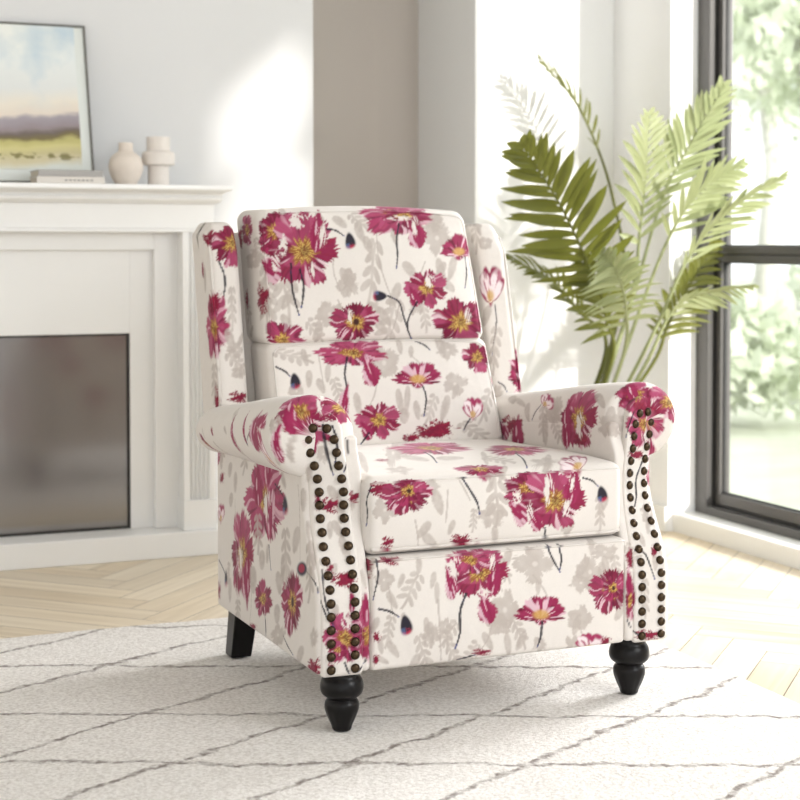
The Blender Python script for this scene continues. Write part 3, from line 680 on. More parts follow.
('gleaf','low',0.0682,0.6648,[389.3,-119.0,-7.7,-571.5],6.0,6.0,0,12),
('gstem','low',[(0.0686,0.6577),(0.0795,0.6488),(0.0899,0.6391),(0.098,0.6301),(0.1038,0.6226),(0.1094,0.6153)],0.0017),
('gspray','low',0.1994,0.4863,[379.2,-49.5,-23.2,-444.2],20.0,12.0,40,14),
('open','low',-0.0797,0.6661,[406.4,-106.6,-16.5,-578.6],32.0,13.0,-6,7),
('petal','low',-0.0438,0.6311,[405.5,-87.3,-13.5,-461.4],14.0,17.0,25,8),
('stem','low',[(-0.0941,0.6578),(-0.0998,0.6455),(-0.1051,0.6316),(-0.1072,0.6178),(-0.1061,0.6047),(-0.1058,0.5919),(-0.1089,0.5797),(-0.1134,0.5677)],0.00238),
('stem','low',[(-0.2636,0.645),(-0.2558,0.6415),(-0.2484,0.6379),(-0.2425,0.6339),(-0.2383,0.6296),(-0.2343,0.6252)],0.00204),
('bud','low',-0.2244,0.6142,[440.3,-56.9,-10.3,-465.4],6.0,8.0,15,1),
('cup','low',0.0745,0.6209,[390.0,-89.5,-14.7,-452.6],20.0,14.0,0,6),
('stem','low',[(0.0812,0.5919),(0.0836,0.583),(0.0855,0.5736),(0.0836,0.5608),(0.0783,0.5448),(0.0728,0.5282)],0.00204),
('open','low',-0.0389,0.5241,[412.0,-44.1,-18.9,-457.3],20.0,17.0,0,8),
('petal','low',-0.0721,0.5037,[417.6,-29.5,-19.6,-456.4],9.0,12.0,40,5),
('stem','low',[(-0.0653,0.4968),(-0.0704,0.4908),(-0.0754,0.4851),(-0.0793,0.4804),(-0.0824,0.4768),(-0.0852,0.4733)],0.00204),
('red','low',0.0992,0.4914,[395.3,-29.9,-21.6,-445.7],26.0,11.0,0,2),
('red','low',0.0387,0.4808,[405.1,-7.8,-21.2,-439.4],12.0,6.0,0,2),
('red','low',0.1106,0.5043,[391.6,-41.1,-21.4,-447.5],14.0,10.0,0,3),
('open','low',0.2406,0.6529,[357.8,-94.2,-9.1,-463.7],15.0,15.0,0,10),
('tulip','low',0.2035,0.5422,[365.6,-73.5,-22.2,-446.6],10.0,13.0,0,1),
('stem','low',[(0.1905,0.516),(0.1854,0.5109),(0.1805,0.5058),(0.1767,0.5011),(0.1739,0.4966),(0.1713,0.4923)],0.0017),
('open','wingL',0.0235,0.92,[363.4,-110.3,-0.0,-439.9],20.0,22.0,0,10),
('red','upp',-0.4094,0.927,[396.7,-56.6,-3.4,-442.6],14.0,14.0,0,1),
('stem','wingL',[(-0.0138,0.8772),(-0.009,0.8655),(-0.0046,0.8536),(-0.0027,0.8411),(-0.0033,0.8277),(-0.0049,0.8149),(-0.0079,0.8036),(-0.0114,0.7929)],0.00221),
('red','wingL',-0.035,0.9382,[251.9,-82.1,-80.0,-343.9],8.0,10.0,0,1),
('open','wingL',-0.0445,0.7298,[217.1,-27.8,11.3,-451.6],9.0,30.0,0,7),
('red','wingL',-0.0374,0.7809,[253.5,-36.9,5.1,-449.3],8.0,20.0,0,2),
('red','wingL',0.0134,0.5772,[389.2,-29.4,-20.7,-457.2],13.0,9.0,0,3),
('red','wingL',-0.052,0.5712,[231.0,-29.7,15.4,-456.7],4.0,22.0,0,4),
('red','wingL',-0.09,0.8585,[299.9,-37.2,-6.5,-450.7],4.0,12.0,0,4),
('gleaf','wingL',-0.0006,0.703,[429.3,-31.1,-10.7,-452.1],10.0,12.0,20,6),
('gspray','wingL',0.0089,0.7695,[418.9,-30.5,-7.9,-448.5],9.0,22.0,0,7),
('gflower','wingL',0.0141,0.6805,[379.0,-28.8,-14.6,-452.4],9.0,9.0,0,8),
('gleaf','wingL',-0.0792,0.8361,[299.9,-37.2,-6.5,-450.7],6.0,13.0,0,9),
('gspray','wingL',-0.0631,0.6032,[209.6,-48.8,26.5,-453.3],8.0,20.0,0,10),
('gflower','wingL',0.0177,0.6319,[314.4,-26.3,-19.0,-454.5],7.0,8.0,0,11),
('tulip','wingR',-0.023,0.821,[314.2,-41.5,-0.1,-416.2],12.0,22.0,8,2),
('stem','wingR',[(-0.0133,0.7706),(-0.0135,0.7515),(-0.0141,0.7324),(-0.0175,0.7134),(-0.0238,0.6945),(-0.0308,0.677),(-0.0364,0.6631),(-0.0411,0.6507)],0.0017),
('redbud','low',0.2879,0.5964,[400.0,-63.6,-17.2,-457.4],6.0,6.0,0,1),
('stem','wingR',[(-0.0288,0.5881),(-0.021,0.5844),(-0.0144,0.5801),(-0.01,0.5734),(-0.0077,0.5643)],0.0017),
('gflower','wingR',-0.0181,0.92,[352.9,-111.2,-0.0,-411.6],8.0,8.0,0,16),
('gspray','wingR',-0.0312,0.6588,[272.8,-49.1,5.0,-422.6],10.0,24.0,-10,17),
('gleaf','wingR',-0.0238,0.9726,[314.4,-71.9,-113.1,-185.8],8.0,6.0,0,1),
('gstem','wingR',[(-0.0733,0.6905),(-0.0606,0.6722),(-0.0516,0.6537),(-0.0442,0.635),(-0.0355,0.6163)],0.0017),
('open','seat',0.0036,0.8171,[431.2,-194.5,-24.4,-35.4],36.0,6.0,0,7),
('open','seat',0.1529,0.71,[423.1,-218.5,-11.4,-43.9],30.0,5.0,0,5),
('stem','seat',[(-0.0453,0.7391),(-0.0534,0.7047),(-0.0606,0.673),(-0.0705,0.6384),(-0.0818,0.6033),(-0.0914,0.5726)],0.00187),
('stem','seat',[(0.1156,0.6378),(0.1062,0.6034),(0.0986,0.5736),(0.0876,0.5422),(0.0736,0.5098),(0.0659,0.4889)],0.00187),
('open','seat',-0.0326,0.4986,[467.6,-195.7,-52.2,-200.9],22.0,7.0,0,8),
('tulip','seat',0.1853,0.5184,[434.7,-244.1,-18.5,-89.6],15.0,7.0,40,2),
('gleaf','seat',-0.1058,0.648,[453.2,-199.3,-33.4,-58.6],16.0,5.0,60,1),
('gleaf','seat',-0.0419,0.618,[449.3,-209.4,-27.2,-68.6],14.0,5.0,90,1),
('gflower','seat',0.1227,0.5207,[437.9,-236.4,-20.3,-89.8],14.0,5.0,0,1),
('red','seat',-0.1734,0.6591,[459.4,-191.5,-45.3,-55.7],8.0,2.0,0,3),
('gspray','seat',0.0437,0.564,[445.3,-224.6,-25.9,-87.7],18.0,6.0,60,2),
('gflower','seat',-0.1879,0.5335,[475.2,-203.7,-40.6,-91.9],14.0,4.0,0,1),
('gflower','seat',-0.2449,0.4167,[515.6,-5.8,-24.3,-529.3],14.0,14.0,0,15),
('gleaf','seat',-0.1379,0.4259,[481.3,-22.7,-31.7,-529.2],12.0,14.0,20,16),
('gspray','seat',-0.0126,0.422,[461.7,-20.4,-32.6,-519.9],22.0,28.0,0,17),
('gflower','seat',-0.1523,0.4548,[480.9,-63.1,-30.0,-534.1],12.0,9.0,0,1),
('gleaf','seat',-0.1664,0.3739,[487.2,28.3,-34.0,-510.6],9.0,12.0,-50,2),
('gleaf','seat',-0.1521,0.3511,[482.1,74.4,-34.8,-467.2],9.0,13.0,60,3),
('gstem','seat',[(-0.1855,0.3945),(-0.1827,0.3827),(-0.1799,0.3711),(-0.1779,0.3607),(-0.177,0.3517),(-0.1751,0.3416)],0.0017),
('gspray','seat',0.2205,0.3761,[413.2,24.0,-40.1,-490.2],10.0,18.0,0,5),
('gstem','seat',[(-0.1155,0.4471),(-0.1175,0.4323),(-0.119,0.4176),(-0.1201,0.4054),(-0.1208,0.3958),(-0.1214,0.3865)],0.0017),
('gflower','seat',-0.0236,0.3896,[462.8,17.3,-34.8,-507.5],14.0,14.0,0,7),
('gleaf','seat',-0.014,0.3528,[461.9,75.2,-35.7,-472.6],8.0,9.0,0,8),
('red','seat',-0.2535,0.4584,[504.6,-47.3,-25.6,-509.2],16.0,12.0,0,3),
('open','seat',-0.2004,0.4426,[495.1,-30.4,-28.6,-535.8],25.0,20.0,0,6),
('open','seat',-0.1979,0.4499,[492.6,-37.8,-28.9,-537.7],18.0,15.0,0,3),
('stem','seat',[(-0.2723,0.4615),(-0.2782,0.4505),(-0.2849,0.4403),(-0.287,0.4296),(-0.2849,0.4184),(-0.2834,0.4074),(-0.285,0.3971),(-0.2876,0.3871)],0.00204),
('stem','seat',[(-0.0817,0.4689),(-0.0777,0.4584),(-0.072,0.4491),(-0.0662,0.4393),(-0.0601,0.4291),(-0.0549,0.4187),(-0.0523,0.4079),(-0.0505,0.3969)],0.00221),
('gstem','seat',[(-0.09,0.4695),(-0.0869,0.4589),(-0.0823,0.4498),(-0.078,0.4413),(-0.0743,0.4334),(-0.0705,0.4256)],0.00187),
('open','seat',0.0607,0.4406,[452.8,-33.8,-31.4,-518.9],30.0,19.0,0,3),
('open','seat',0.1127,0.4121,[444.1,-8.4,-33.2,-507.9],32.0,28.0,0,4),
('petal','seat',0.1596,0.4384,[434.6,-37.1,-32.2,-512.7],14.0,20.0,-15,5),
('petal','seat',0.0328,0.3957,[456.2,10.9,-33.9,-506.5],11.0,20.0,65,6),
('petal','seat',0.0712,0.3771,[450.9,33.6,-35.0,-496.0],9.0,14.0,40,8),
('stem','seat',[(0.1818,0.4527),(0.1899,0.4506),(0.198,0.4483),(0.2047,0.4448),(0.2102,0.4399),(0.2156,0.4348)],0.00187),
('bud','seat',0.2247,0.4182,[409.1,-8.6,-38.0,-500.3],6.0,8.0,15,1),
('stem','seat',[(0.0953,0.359),(0.0961,0.3524),(0.0975,0.3454),(0.1002,0.3364)],0.00204),
('red','seat',-0.0815,0.3454,[469.8,127.6,-29.5,-329.8],16.0,6.0,0,4),
('red','seat',-0.238,0.3551,[502.5,28.5,-32.2,-510.4],8.0,8.0,0,3),
('gflower','foot',0.0672,0.292,[452.2,-29.3,-40.5,-519.3],22.0,20.0,0,8),
('gstem','foot',[(0.0617,0.2711),(0.072,0.2586),(0.082,0.246),(0.0895,0.2335),(0.0944,0.2212),(0.0989,0.2089)],0.0017),
('gleaf','foot',0.0722,0.2449,[451.4,-4.7,-43.6,-509.4],6.0,7.0,0,10),
('gflower','foot',-0.0002,0.2081,[460.2,3.5,-46.5,-510.0],16.0,22.0,0,11),
('gflower','foot',-0.0149,0.1799,[461.7,13.7,-48.5,-505.3],14.0,12.0,0,12),
('gspray','foot',-0.1999,0.2599,[494.8,-8.1,-40.1,-528.4],18.0,20.0,-30,13),
('gflower','foot',-0.2514,0.2862,[505.9,-7.7,-36.3,-531.2],10.0,12.0,0,14),
('gleaf','foot',-0.1447,0.2536,[481.9,-7.9,-43.1,-524.9],6.0,11.0,0,15),
('gstem','foot',[(-0.1428,0.2401),(-0.1412,0.2169),(-0.1394,0.1936),(-0.1376,0.1701),(-0.1357,0.1463),(-0.133,0.1219)],0.00187),
('gleaf','foot',-0.1654,0.1902,[486.1,6.9,-46.2,-517.8],7.0,10.0,10,17),
('gspray','foot',-0.1213,0.1705,[476.5,16.3,-49.2,-509.7],14.0,16.0,-40,1),
('gspray','foot',-0.1696,0.1358,[482.7,30.4,-51.3,-502.7],14.0,20.0,20,2),
('gleaf','foot',0.0092,0.1374,[458.1,38.5,-50.8,-489.9],8.0,12.0,10,3),
('gleaf','foot',0.0373,0.1427,[455.0,35.6,-50.1,-490.3],8.0,12.0,-40,4),
('gstem','foot',[(-0.0279,0.1812),(-0.0309,0.1696),(-0.034,0.1583),(-0.0378,0.1494),(-0.0424,0.1431),(-0.0471,0.1371)],0.0017),
('gstem','foot',[(-0.2436,0.28),(-0.2414,0.2671),(-0.2393,0.2544),(-0.2377,0.2441),(-0.2369,0.2361),(-0.2361,0.2284)],0.0017),
('gleaf','foot',-0.1797,0.3091,[484.7,-31.2,-40.3,-537.3],7.0,9.0,0,7),
('gflower','foot',0.1905,0.2662,[428.2,-10.8,-44.6,-504.2],14.0,18.0,0,8),
('gflower','foot',0.1692,0.2463,[433.0,-4.0,-45.3,-503.0],12.0,10.0,0,9),
('gflower','foot',0.2271,0.3027,[424.8,-19.9,-41.4,-504.6],14.0,9.0,0,10),
('gflower','foot',0.1677,0.1763,[433.6,15.4,-49.6,-494.0],14.0,14.0,0,11),
('gstem','foot',[(0.1686,0.1559),(0.173,0.1456),(0.1773,0.1355),(0.1808,0.1277),(0.1833,0.1221)],0.0017),
('gleaf','foot',-0.2551,0.1344,[499.7,9.3,-48.3,-519.5],8.0,7.0,60,13),
('open','foot',-0.0571,0.2865,[467.3,-21.8,-42.3,-525.1],30.0,26.0,0,4),
('open','foot',-0.0726,0.3103,[469.0,-34.9,-40.9,-531.3],20.0,14.0,0,7),
('petal','foot',-0.1171,0.2723,[476.3,-16.5,-42.7,-527.0],9.0,20.0,30,6),
('petal','foot',-0.0413,0.2157,[465.2,1.7,-46.4,-513.4],15.0,17.0,20,8),
('petal','foot',-0.0212,0.2721,[462.8,-17.3,-42.6,-520.8],12.0,18.0,-15,5),
('stem','foot',[(-0.0839,0.2466),(-0.09,0.2333),(-0.0954,0.2197),(-0.0975,0.2052),(-0.0961,0.1896),(-0.0958,0.1739),(-0.0993,0.1585),(-0.1043,0.1431)],0.00255),
('cup','foot',0.0789,0.2028,[450.2,5.4,-46.3,-504.2],21.0,16.0,0,6),
('stem','foot',[(0.0818,0.1767),(0.0814,0.1638),(0.081,0.151),(0.0788,0.1389),(0.0748,0.1277)],0.00238),
('stem','foot',[(-0.2615,0.2321),(-0.253,0.23),(-0.2445,0.2277),(-0.2366,0.2241),(-0.2294,0.2192),(-0.2222,0.2141)],0.00204),
('bud','foot',-0.2082,0.1977,[497.6,3.3,-42.7,-522.2],7.0,10.0,15,1),
('open','foot',0.2403,0.2254,[408.6,2.1,-52.0,-495.5],20.0,24.0,0,6),
('open','foot',0.2452,0.2289,[406.5,1.9,-52.2,-495.3],12.0,13.0,0,3),
('red','foot',-0.237,0.3268,[495.2,-81.6,-68.7,-406.5],13.0,8.0,0,3),
('red','seat',-0.2437,0.337,[490.0,85.2,-53.7,-382.7],5.0,7.0,0,3),
('stem','foot',[(-0.2654,0.3275),(-0.2645,0.3135),(-0.2627,0.3016),(-0.264,0.2866),(-0.2684,0.2685),(-0.2735,0.2495)],0.0017),
('stem','foot',[(0.0996,0.3352),(0.0998,0.3156),(0.1049,0.3031),(0.1104,0.2919),(0.1161,0.2819),(0.122,0.2721)],0.00204),
('stem','foot',[(0.123,0.3262),(0.1239,0.3142),(0.1262,0.3041),(0.1264,0.2948),(0.1244,0.2863),(0.1222,0.2779)],0.00221),
('red','foot',-0.0464,0.1289,[465.1,48.0,-51.3,-483.2],12.0,5.0,0,3),
('tulip','foot',0.1941,0.1243,[433.6,37.8,-50.9,-480.8],14.0,12.0,0,1),
('red','foot',0.2317,0.1201,[422.6,40.6,-61.4,-469.9],6.0,8.0,0,2),
('stem','foot',[(-0.0982,0.1175),(-0.0861,0.1203),(-0.0737,0.1224),(-0.061,0.1243)],0.0017),
('red','foot',-0.2654,0.1792,[501.1,1.4,-21.7,-525.7],5.0,7.0,0,4),
('red','foot',-0.2671,0.1355,[459.8,3.8,-18.8,-523.2],4.0,8.0,0,2),
('open','armL',0.6327,0.4135,[-141.5,-7.8,-43.3,-449.1],18.0,38.0,0,7),
('petal','armL',0.677,0.4437,[-135.2,10.2,-33.0,-436.1],8.0,22.0,0,5),
('petal','armL',0.5956,0.3848,[-150.3,-33.7,-54.5,-470.9],8.0,28.0,180,6),
('open','armL',0.8064,0.2681,[-143.6,-10.8,-87.4,-454.8],11.0,42.0,0,4),
('petal','armL',0.7776,0.2057,[-150.0,-15.4,-98.3,-473.7],6.0,26.0,180,5),
('open','armL',0.676,0.1981,[-163.1,-17.5,-105.0,-487.5],9.0,17.0,0,2),
('open','armL',0.5079,0.2283,[-188.3,-9.6,-110.7,-513.8],10.0,34.0,0,6),
('redbud','armL',0.4402,0.3029,[-194.2,-81.7,-94.9,-561.5],5.0,7.0,0,1),
('stem','armL',[(0.4152,0.3019),(0.3994,0.2969),(0.3879,0.2908),(0.3818,0.2814),(0.3791,0.2698)],0.00187),
('stem','panelL',[(0.0471,0.2564),(0.037,0.2399),(0.0291,0.2209)],0.00187),
('tulip','armL',0.9676,0.3395,[-173.8,-19.0,-80.3,-505.1],5.0,15.0,0,1),
('red','armL',0.9893,0.1519,[-173.8,-19.0,-80.3,-505.1],3.0,14.0,0,3),
('stem','armL',[(0.6206,0.3188),(0.6216,0.3063),(0.6222,0.2943),(0.6222,0.2842),(0.6216,0.2761),(0.6207,0.2682)],0.0017),
('bud','armL',0.4924,0.4163,[-159.2,-19.9,-47.1,-493.6],3.0,9.0,10,2),
('stem','armL',[(0.5578,0.4546),(0.5414,0.4491),(0.5258,0.4436),(0.5139,0.4388),(0.5056,0.4344),(0.4979,0.4301)],0.0017),
('stem','armL',[(0.9873,0.2192),(0.9709,0.2134),(0.9555,0.2075),(0.9446,0.2017),(0.9379,0.1958),(0.932,0.1899)],0.0017),
('bud','armL',0.932,0.1899,[-173.8,-19.0,-80.3,-505.1],2.0,8.0,0,2),
('red','armL',0.7498,0.1233,[-173.8,-19.0,-80.3,-505.1],5.0,6.0,0,2),
('stem','armL',[(0.5634,0.1508),(0.555,0.1449),(0.5463,0.1391),(0.5357,0.1338),(0.523,0.129),(0.5103,0.1243)],0.0017),
('red','armL',0.9592,0.4381,[-173.8,-19.0,-80.3,-505.1],4.0,12.0,0,2),
('red','armL',0.398,0.1278,[-216.5,-3.7,-121.4,-530.6],10.0,12.0,0,4),
('stem','armL',[(0.6674,0.1672),(0.6666,0.1551),(0.6659,0.1432),(0.6663,0.1328),(0.6678,0.1239)],0.0017),
('gleaf','armL',0.886,0.3853,[-173.8,-19.0,-80.3,-505.1],6.0,10.0,0,11),
('gleaf','armL',0.5491,0.2818,[-179.5,-47.2,-96.4,-520.4],5.0,16.0,0,12),
('gleaf','armL',0.5773,0.2511,[-177.7,-20.3,-102.7,-508.4],7.0,12.0,10,13),
('gleaf','armL',0.594,0.1857,[-175.5,-17.6,-111.8,-499.2],7.0,10.0,0,14),
('gleaf','armL',0.4483,0.3539,[-180.3,-85.9,-72.2,-544.6],8.0,14.0,-15,15),
('gleaf','armL',0.4712,0.1341,[-186.2,-13.2,-129.0,-517.8],7.0,10.0,-20,16),
('gleaf','panelL',0.0527,0.3355,[-363.0,-92.3,-30.4,-586.3],8.0,16.0,20,17),
('gleaf','armL',0.3804,0.3358,[-378.5,-107.4,-24.9,-581.8],8.0,16.0,20,17),
('gleaf','armL',0.7363,0.2247,[-154.9,-14.1,-97.9,-479.7],8.0,14.0,0,2),
('gleaf','armL',0.9028,0.1694,[-173.8,-19.0,-80.3,-505.1],5.0,14.0,0,3),
('gleaf','armL',0.387,0.4357,[-272.4,-5.4,-29.9,-518.2],6.0,12.0,0,4),
('gleaf','armL',0.8964,0.4649,[-173.8,-19.0,-80.3,-505.1],6.0,10.0,0,5),
('gleaf','armL',0.6733,0.2785,[-160.8,-28.2,-91.0,-483.0],7.0,10.0,0,6),
('gspray','armL',0.5251,0.3051,[-180.2,-64.2,-88.4,-527.8],10.0,30.0,0,7),
('gspray','armL',0.4015,0.299,[-227.0,-98.3,-90.5,-572.5],9.0,30.0,0,8),
('gspray','armL',0.689,0.3289,[-149.3,-30.9,-72.6,-457.1],9.0,20.0,0,9),
('gstem','armL',[(0.4116,0.463),(0.4068,0.4439),(0.4032,0.4235),(0.4081,0.3945),(0.4246,0.357),(0.4437,0.3184)],0.00153),
('gstem','armL',[(0.7524,0.2634),(0.7502,0.2303),(0.7492,0.197),(0.7561,0.1619),(0.771,0.1248)],0.00153),
('gstem','armL',[(0.8553,0.3895),(0.8518,0.3482),(0.8493,0.3074),(0.8469,0.2615),(0.8449,0.2112),(0.8446,0.1596)],0.00153),
('gflower','armL',0.593,0.1438,[-172.5,-21.8,-118.3,-498.2],8.0,12.0,0,13),
('gspray','armL',0.8489,0.1264,[-173.8,-19.0,-80.3,-505.1],7.0,16.0,0,14),
('open','rollL',0.598,-0.033,[-574.6,401.6,-159.7,-501.6],8.0,18.0,0,10),
('red','rollL',0.5082,-0.0004,[-574.6,401.6,-159.7,-501.6],6.0,12.0,-20,2),
('petal','rollL',0.2636,0.0177,[-574.6,401.6,-159.7,-501.6],7.0,20.0,-25,5),
('tulip','rollL',0.1339,-0.016,[-574.6,401.6,-159.7,-501.6],10.0,24.0,-10,1),
('open','panelL',0.0845,0.6056,[-231.0,153.7,7.3,-360.5],24.0,22.0,0,4),
('open','rollL',0.0553,0.0714,[-300.7,402.2,-442.7,-221.7],24.0,22.0,0,4),
('petal','rollL',0.056,0.0437,[-466.7,283.3,-302.3,-363.2],16.0,20.0,20,9),
('open','panelL',-0.096,0.6146,[-278.1,-452.6,-23.6,-508.8],18.0,16.0,0,8),
('open','rollL',0.0781,0.1546,[162.5,416.3,-362.9,343.2],18.0,16.0,0,8),
('petal','low',-0.1145,0.5703,[422.6,-59.3,-15.1,-463.1],8.0,20.0,-30,6),
('redbud','rollL',0.2424,-0.0105,[-574.6,401.6,-159.7,-501.6],3.0,5.0,0,1),
('petal','rollL',0.1285,-0.0568,[-574.6,401.6,-159.7,-501.6],6.0,16.0,0,8),
('petal','armL',0.6083,0.4814,[-142.5,6.7,-25.2,-466.6],6.0,16.0,0,8),
('gleaf','rollL',0.4013,0.0061,[-574.6,401.6,-159.7,-501.6],9.0,7.0,30,8),
('gleaf','rollL',0.3349,-0.0291,[-574.6,401.6,-159.7,-501.6],8.0,12.0,20,9),
('gspray','rollL',0.3704,0.0387,[-574.6,401.6,-159.7,-501.6],12.0,14.0,40,10),
('gleaf','rollL',0.0761,-0.0353,[-430.1,-307.3,172.8,-489.7],8.0,8.0,0,11),
('gflower','rollL',0.0757,0.0235,[-464.4,204.4,-130.0,-560.5],9.0,10.0,0,12),
('stem','rollL',[(0.2124,0.0097),(0.2161,0.0055),(0.2208,0.0013),(0.2253,-0.0023),(0.2293,-0.0053),(0.2336,-0.0083)],0.00136),
('gspray','armL',0.9583,0.5084,[-173.8,-19.0,-80.3,-505.1],8.0,14.0,0,14),
('gspray','rollL',0.5015,-0.0483,[-574.6,401.6,-159.7,-501.6],8.0,14.0,0,14),
('stem','panelL',[(-0.0058,0.5768),(-0.0066,0.5616),(-0.0067,0.5464),(-0.0067,0.5312),(-0.0071,0.5161),(-0.0074,0.5022),(-0.0082,0.4917),(-0.0092,0.4825)],0.00238),
('stem','panelL',[(-0.0224,0.5747),(-0.0256,0.5641),(-0.0286,0.5529),(-0.028,0.5381),(-0.0231,0.5197),(-0.0168,0.5007)],0.00204),
('stem','armL',[(0.2996,0.5532),(0.2973,0.5415),(0.2969,0.5302),(0.2989,0.518)],0.00204),
('stem','panelL',[(-0.0428,0.5031),(-0.0312,0.4877)],0.00204),
('red','panelL',0.0026,0.4248,[-515.1,-10.9,6.0,-530.1],11.0,12.0,0,3),
('red','panelL',0.0258,0.4345,[-517.5,-5.3,4.6,-527.6],4.0,16.0,0,2),
('red','panelL',-0.0459,0.4392,[-452.0,-3.3,15.6,-524.3],7.0,9.0,0,3),
('red','armL',0.2925,0.4395,[-555.9,3.2,13.8,-520.6],7.0,9.0,0,3),
('gleaf','panelL',-0.0173,0.3465,[-519.3,-91.6,21.0,-567.4],10.0,14.0,30,4),
('red','panelL',-0.0062,0.2911,[-515.7,-70.8,35.7,-568.9],18.0,12.0,0,5),
('red','panelL',0.0173,0.3133,[-523.2,-88.8,30.4,-579.9],5.0,9.0,0,3),
('petal','panelL',-0.0182,0.2544,[-508.9,-25.7,41.5,-545.8],5.0,16.0,20,3),
('open','panelL',-0.004,0.1844,[-510.2,-0.7,46.1,-531.9],20.0,24.0,0,7),
('open','panelL',0.0097,0.163,[-511.6,-0.8,47.5,-532.4],10.0,8.0,0,2),
('red','foot',-0.2967,0.3164,[205.2,64.2,89.0,-482.7],8.0,16.0,0,1),
('open','panelL',-0.0493,0.1857,[-454.9,-0.7,57.4,-529.9],10.0,26.0,0,4),
('open','armL',0.2852,0.1847,[-496.7,-0.4,48.2,-528.1],10.0,26.0,0,4),
('petal','panelL',-0.0479,0.2424,[-436.1,-10.5,55.6,-534.8],8.0,18.0,0,3),
('petal','armL',0.2871,0.2416,[-501.2,-5.9,43.3,-531.9],8.0,18.0,0,3),
('stem','panelL',[(-0.0039,0.1373),(-0.0063,0.1303),(-0.0086,0.1236),(-0.0106,0.1187),(-0.0127,0.1149)],0.00204),
('red','panelL',0.0234,0.1305,[-513.1,-0.9,49.6,-532.8],4.0,10.0,0,3),
('stem','panelL',[(0.033,0.3107),(0.0349,0.2901),(0.0357,0.2692),(0.0324,0.2481),(0.0252,0.2266),(0.0175,0.205)],0.0017),
('stem','armL',[(0.2872,0.1375),(0.2913,0.1318)],0.00204),
('stem','panelL',[(-0.0401,0.1273),(-0.0335,0.123),(-0.0296,0.1185)],0.00204),
('gleaf','panelL',0.0065,0.3791,[-515.3,-69.6,13.0,-560.6],7.0,9.0,0,17),
('petal','panelL',0.0156,0.5485,[-561.3,-76.2,4.1,-527.1],7.0,15.0,20,8),
('petal','rollL',0.0078,-0.049,[-409.7,-162.8,376.4,-161.4],7.0,15.0,20,8),
('red','rollR',0.4954,0.2264,[-199.6,-17.5,-3.3,390.9],14.0,14.0,0,3),
('red','armR',-0.2004,0.5408,[199.5,19.8,5.3,-414.4],14.0,14.0,0,3),
('petal','rollR',0.477,0.2436,[-202.4,62.0,-8.8,396.2],10.0,18.0,0,5),
('petal','armR',-0.1703,0.5246,[193.4,0.7,7.9,-412.9],10.0,18.0,0,5),
('petal','armR',-0.2459,0.5281,[195.2,1.0,6.5,-404.1],8.0,12.0,30,6),
('open','armR',0.1403,0.5618,[216.0,-67.4,14.5,-465.2],18.0,30.0,0,4),
('open','rollR',0.1919,0.2039,[-234.1,-29.3,-10.9,542.1],18.0,30.0,0,4),
('petal','armR',0.0818,0.5567,[211.6,-61.4,14.0,-452.5],8.0,30.0,10,5),
('petal','rollR',0.2436,0.2088,[-227.6,9.5,-10.9,516.8],8.0,30.0,10,5),
('tulip','rollR',0.3587,0.1654,[-217.0,-296.2,13.6,375.1],7.0,9.0,-40,1),
('stem','rollR',[(0.3723,0.1775),(0.3776,0.184),(0.3841,0.1905),(0.3894,0.1973),(0.3938,0.2045),(0.3997,0.2118)],0.0017),
('red','armR',0.1436,0.5146,[220.1,-84.5,16.8,-468.1],10.0,10.0,0,2),
('gleaf','rollR',0.4864,0.1661,[-201.9,-236.8,13.7,357.1],8.0,6.0,40,10),
('gleaf','rollR',0.3414,0.2321,[-216.4,30.2,-9.6,466.8],7.0,16.0,0,11),
('gleaf','armR',-0.0295,0.532,[198.2,-15.0,8.8,-440.3],7.0,16.0,0,11),
('gleaf','rollR',0.2938,0.1894,[-222.1,-138.0,0.6,479.9],6.0,10.0,10,12),
('gleaf','armR',0.2738,0.562,[265.0,5.6,1.0,-449.0],12.0,14.0,0,13),
('gleaf','rollR',0.0728,0.2043,[-513.5,-24.7,-13.4,519.8],12.0,14.0,0,13),
('gleaf','rollR',0.1244,0.1691,[-245.7,-301.4,-5.2,484.6],10.0,8.0,20,14),
('gleaf','rollR',0.0582,0.1798,[-482.6,-164.5,-177.5,394.2],6.0,14.0,0,15),
('gleaf','rollR',0.4268,0.1935,[-207.0,-101.6,1.3,417.6],6.0,10.0,0,16),
('gflower','rollR',0.0694,0.2128,[-258.8,53.9,-19.2,569.0],12.0,14.0,0,17),
('gflower','armR',0.2654,0.5506,[233.4,38.2,18.8,-462.0],12.0,14.0,0,17),
('gspray','rollR',0.3416,0.2217,[-215.3,-68.5,-2.4,462.7],9.0,18.0,0,1),
('gspray','armR',-0.0394,0.5431,[196.9,-3.0,7.1,-442.8],9.0,18.0,0,1),
('open','panelR',-0.0335,0.6062,[272.1,138.7,-28.6,-499.9],20.0,16.0,0,2),
('open','rollR',0.0539,0.1246,[-213.3,-354.3,-439.0,135.3],20.0,16.0,0,2),
('petal','rollR',0.0694,0.1277,[-276.1,-441.0,-378.1,190.4],10.0,14.0,20,5),
('open','rollR',0.0659,0.0379,[221.4,-257.3,-285.0,-343.2],20.0,17.0,0,4),
('open','rollR',0.0027,-0.0606,[388.0,73.4,213.9,-154.5],17.0,22.0,0,7),
('open','panelR',0.0079,0.5444,[320.1,52.0,-39.6,-488.5],17.0,22.0,0,7),
('red','panelR',0.0158,0.5748,[305.6,37.3,-34.5,-488.5],14.0,12.0,0,3),
('red','rollR',0.0216,0.0887,[118.4,-152.8,-449.1,-59.8],14.0,12.0,0,3),
('red','panelR',-0.0041,0.4845,[300.1,69.5,-43.0,-493.9],11.0,7.0,0,2),
('petal','panelR',0.0447,0.4905,[297.8,81.6,-41.9,-491.7],7.0,16.0,0,6),
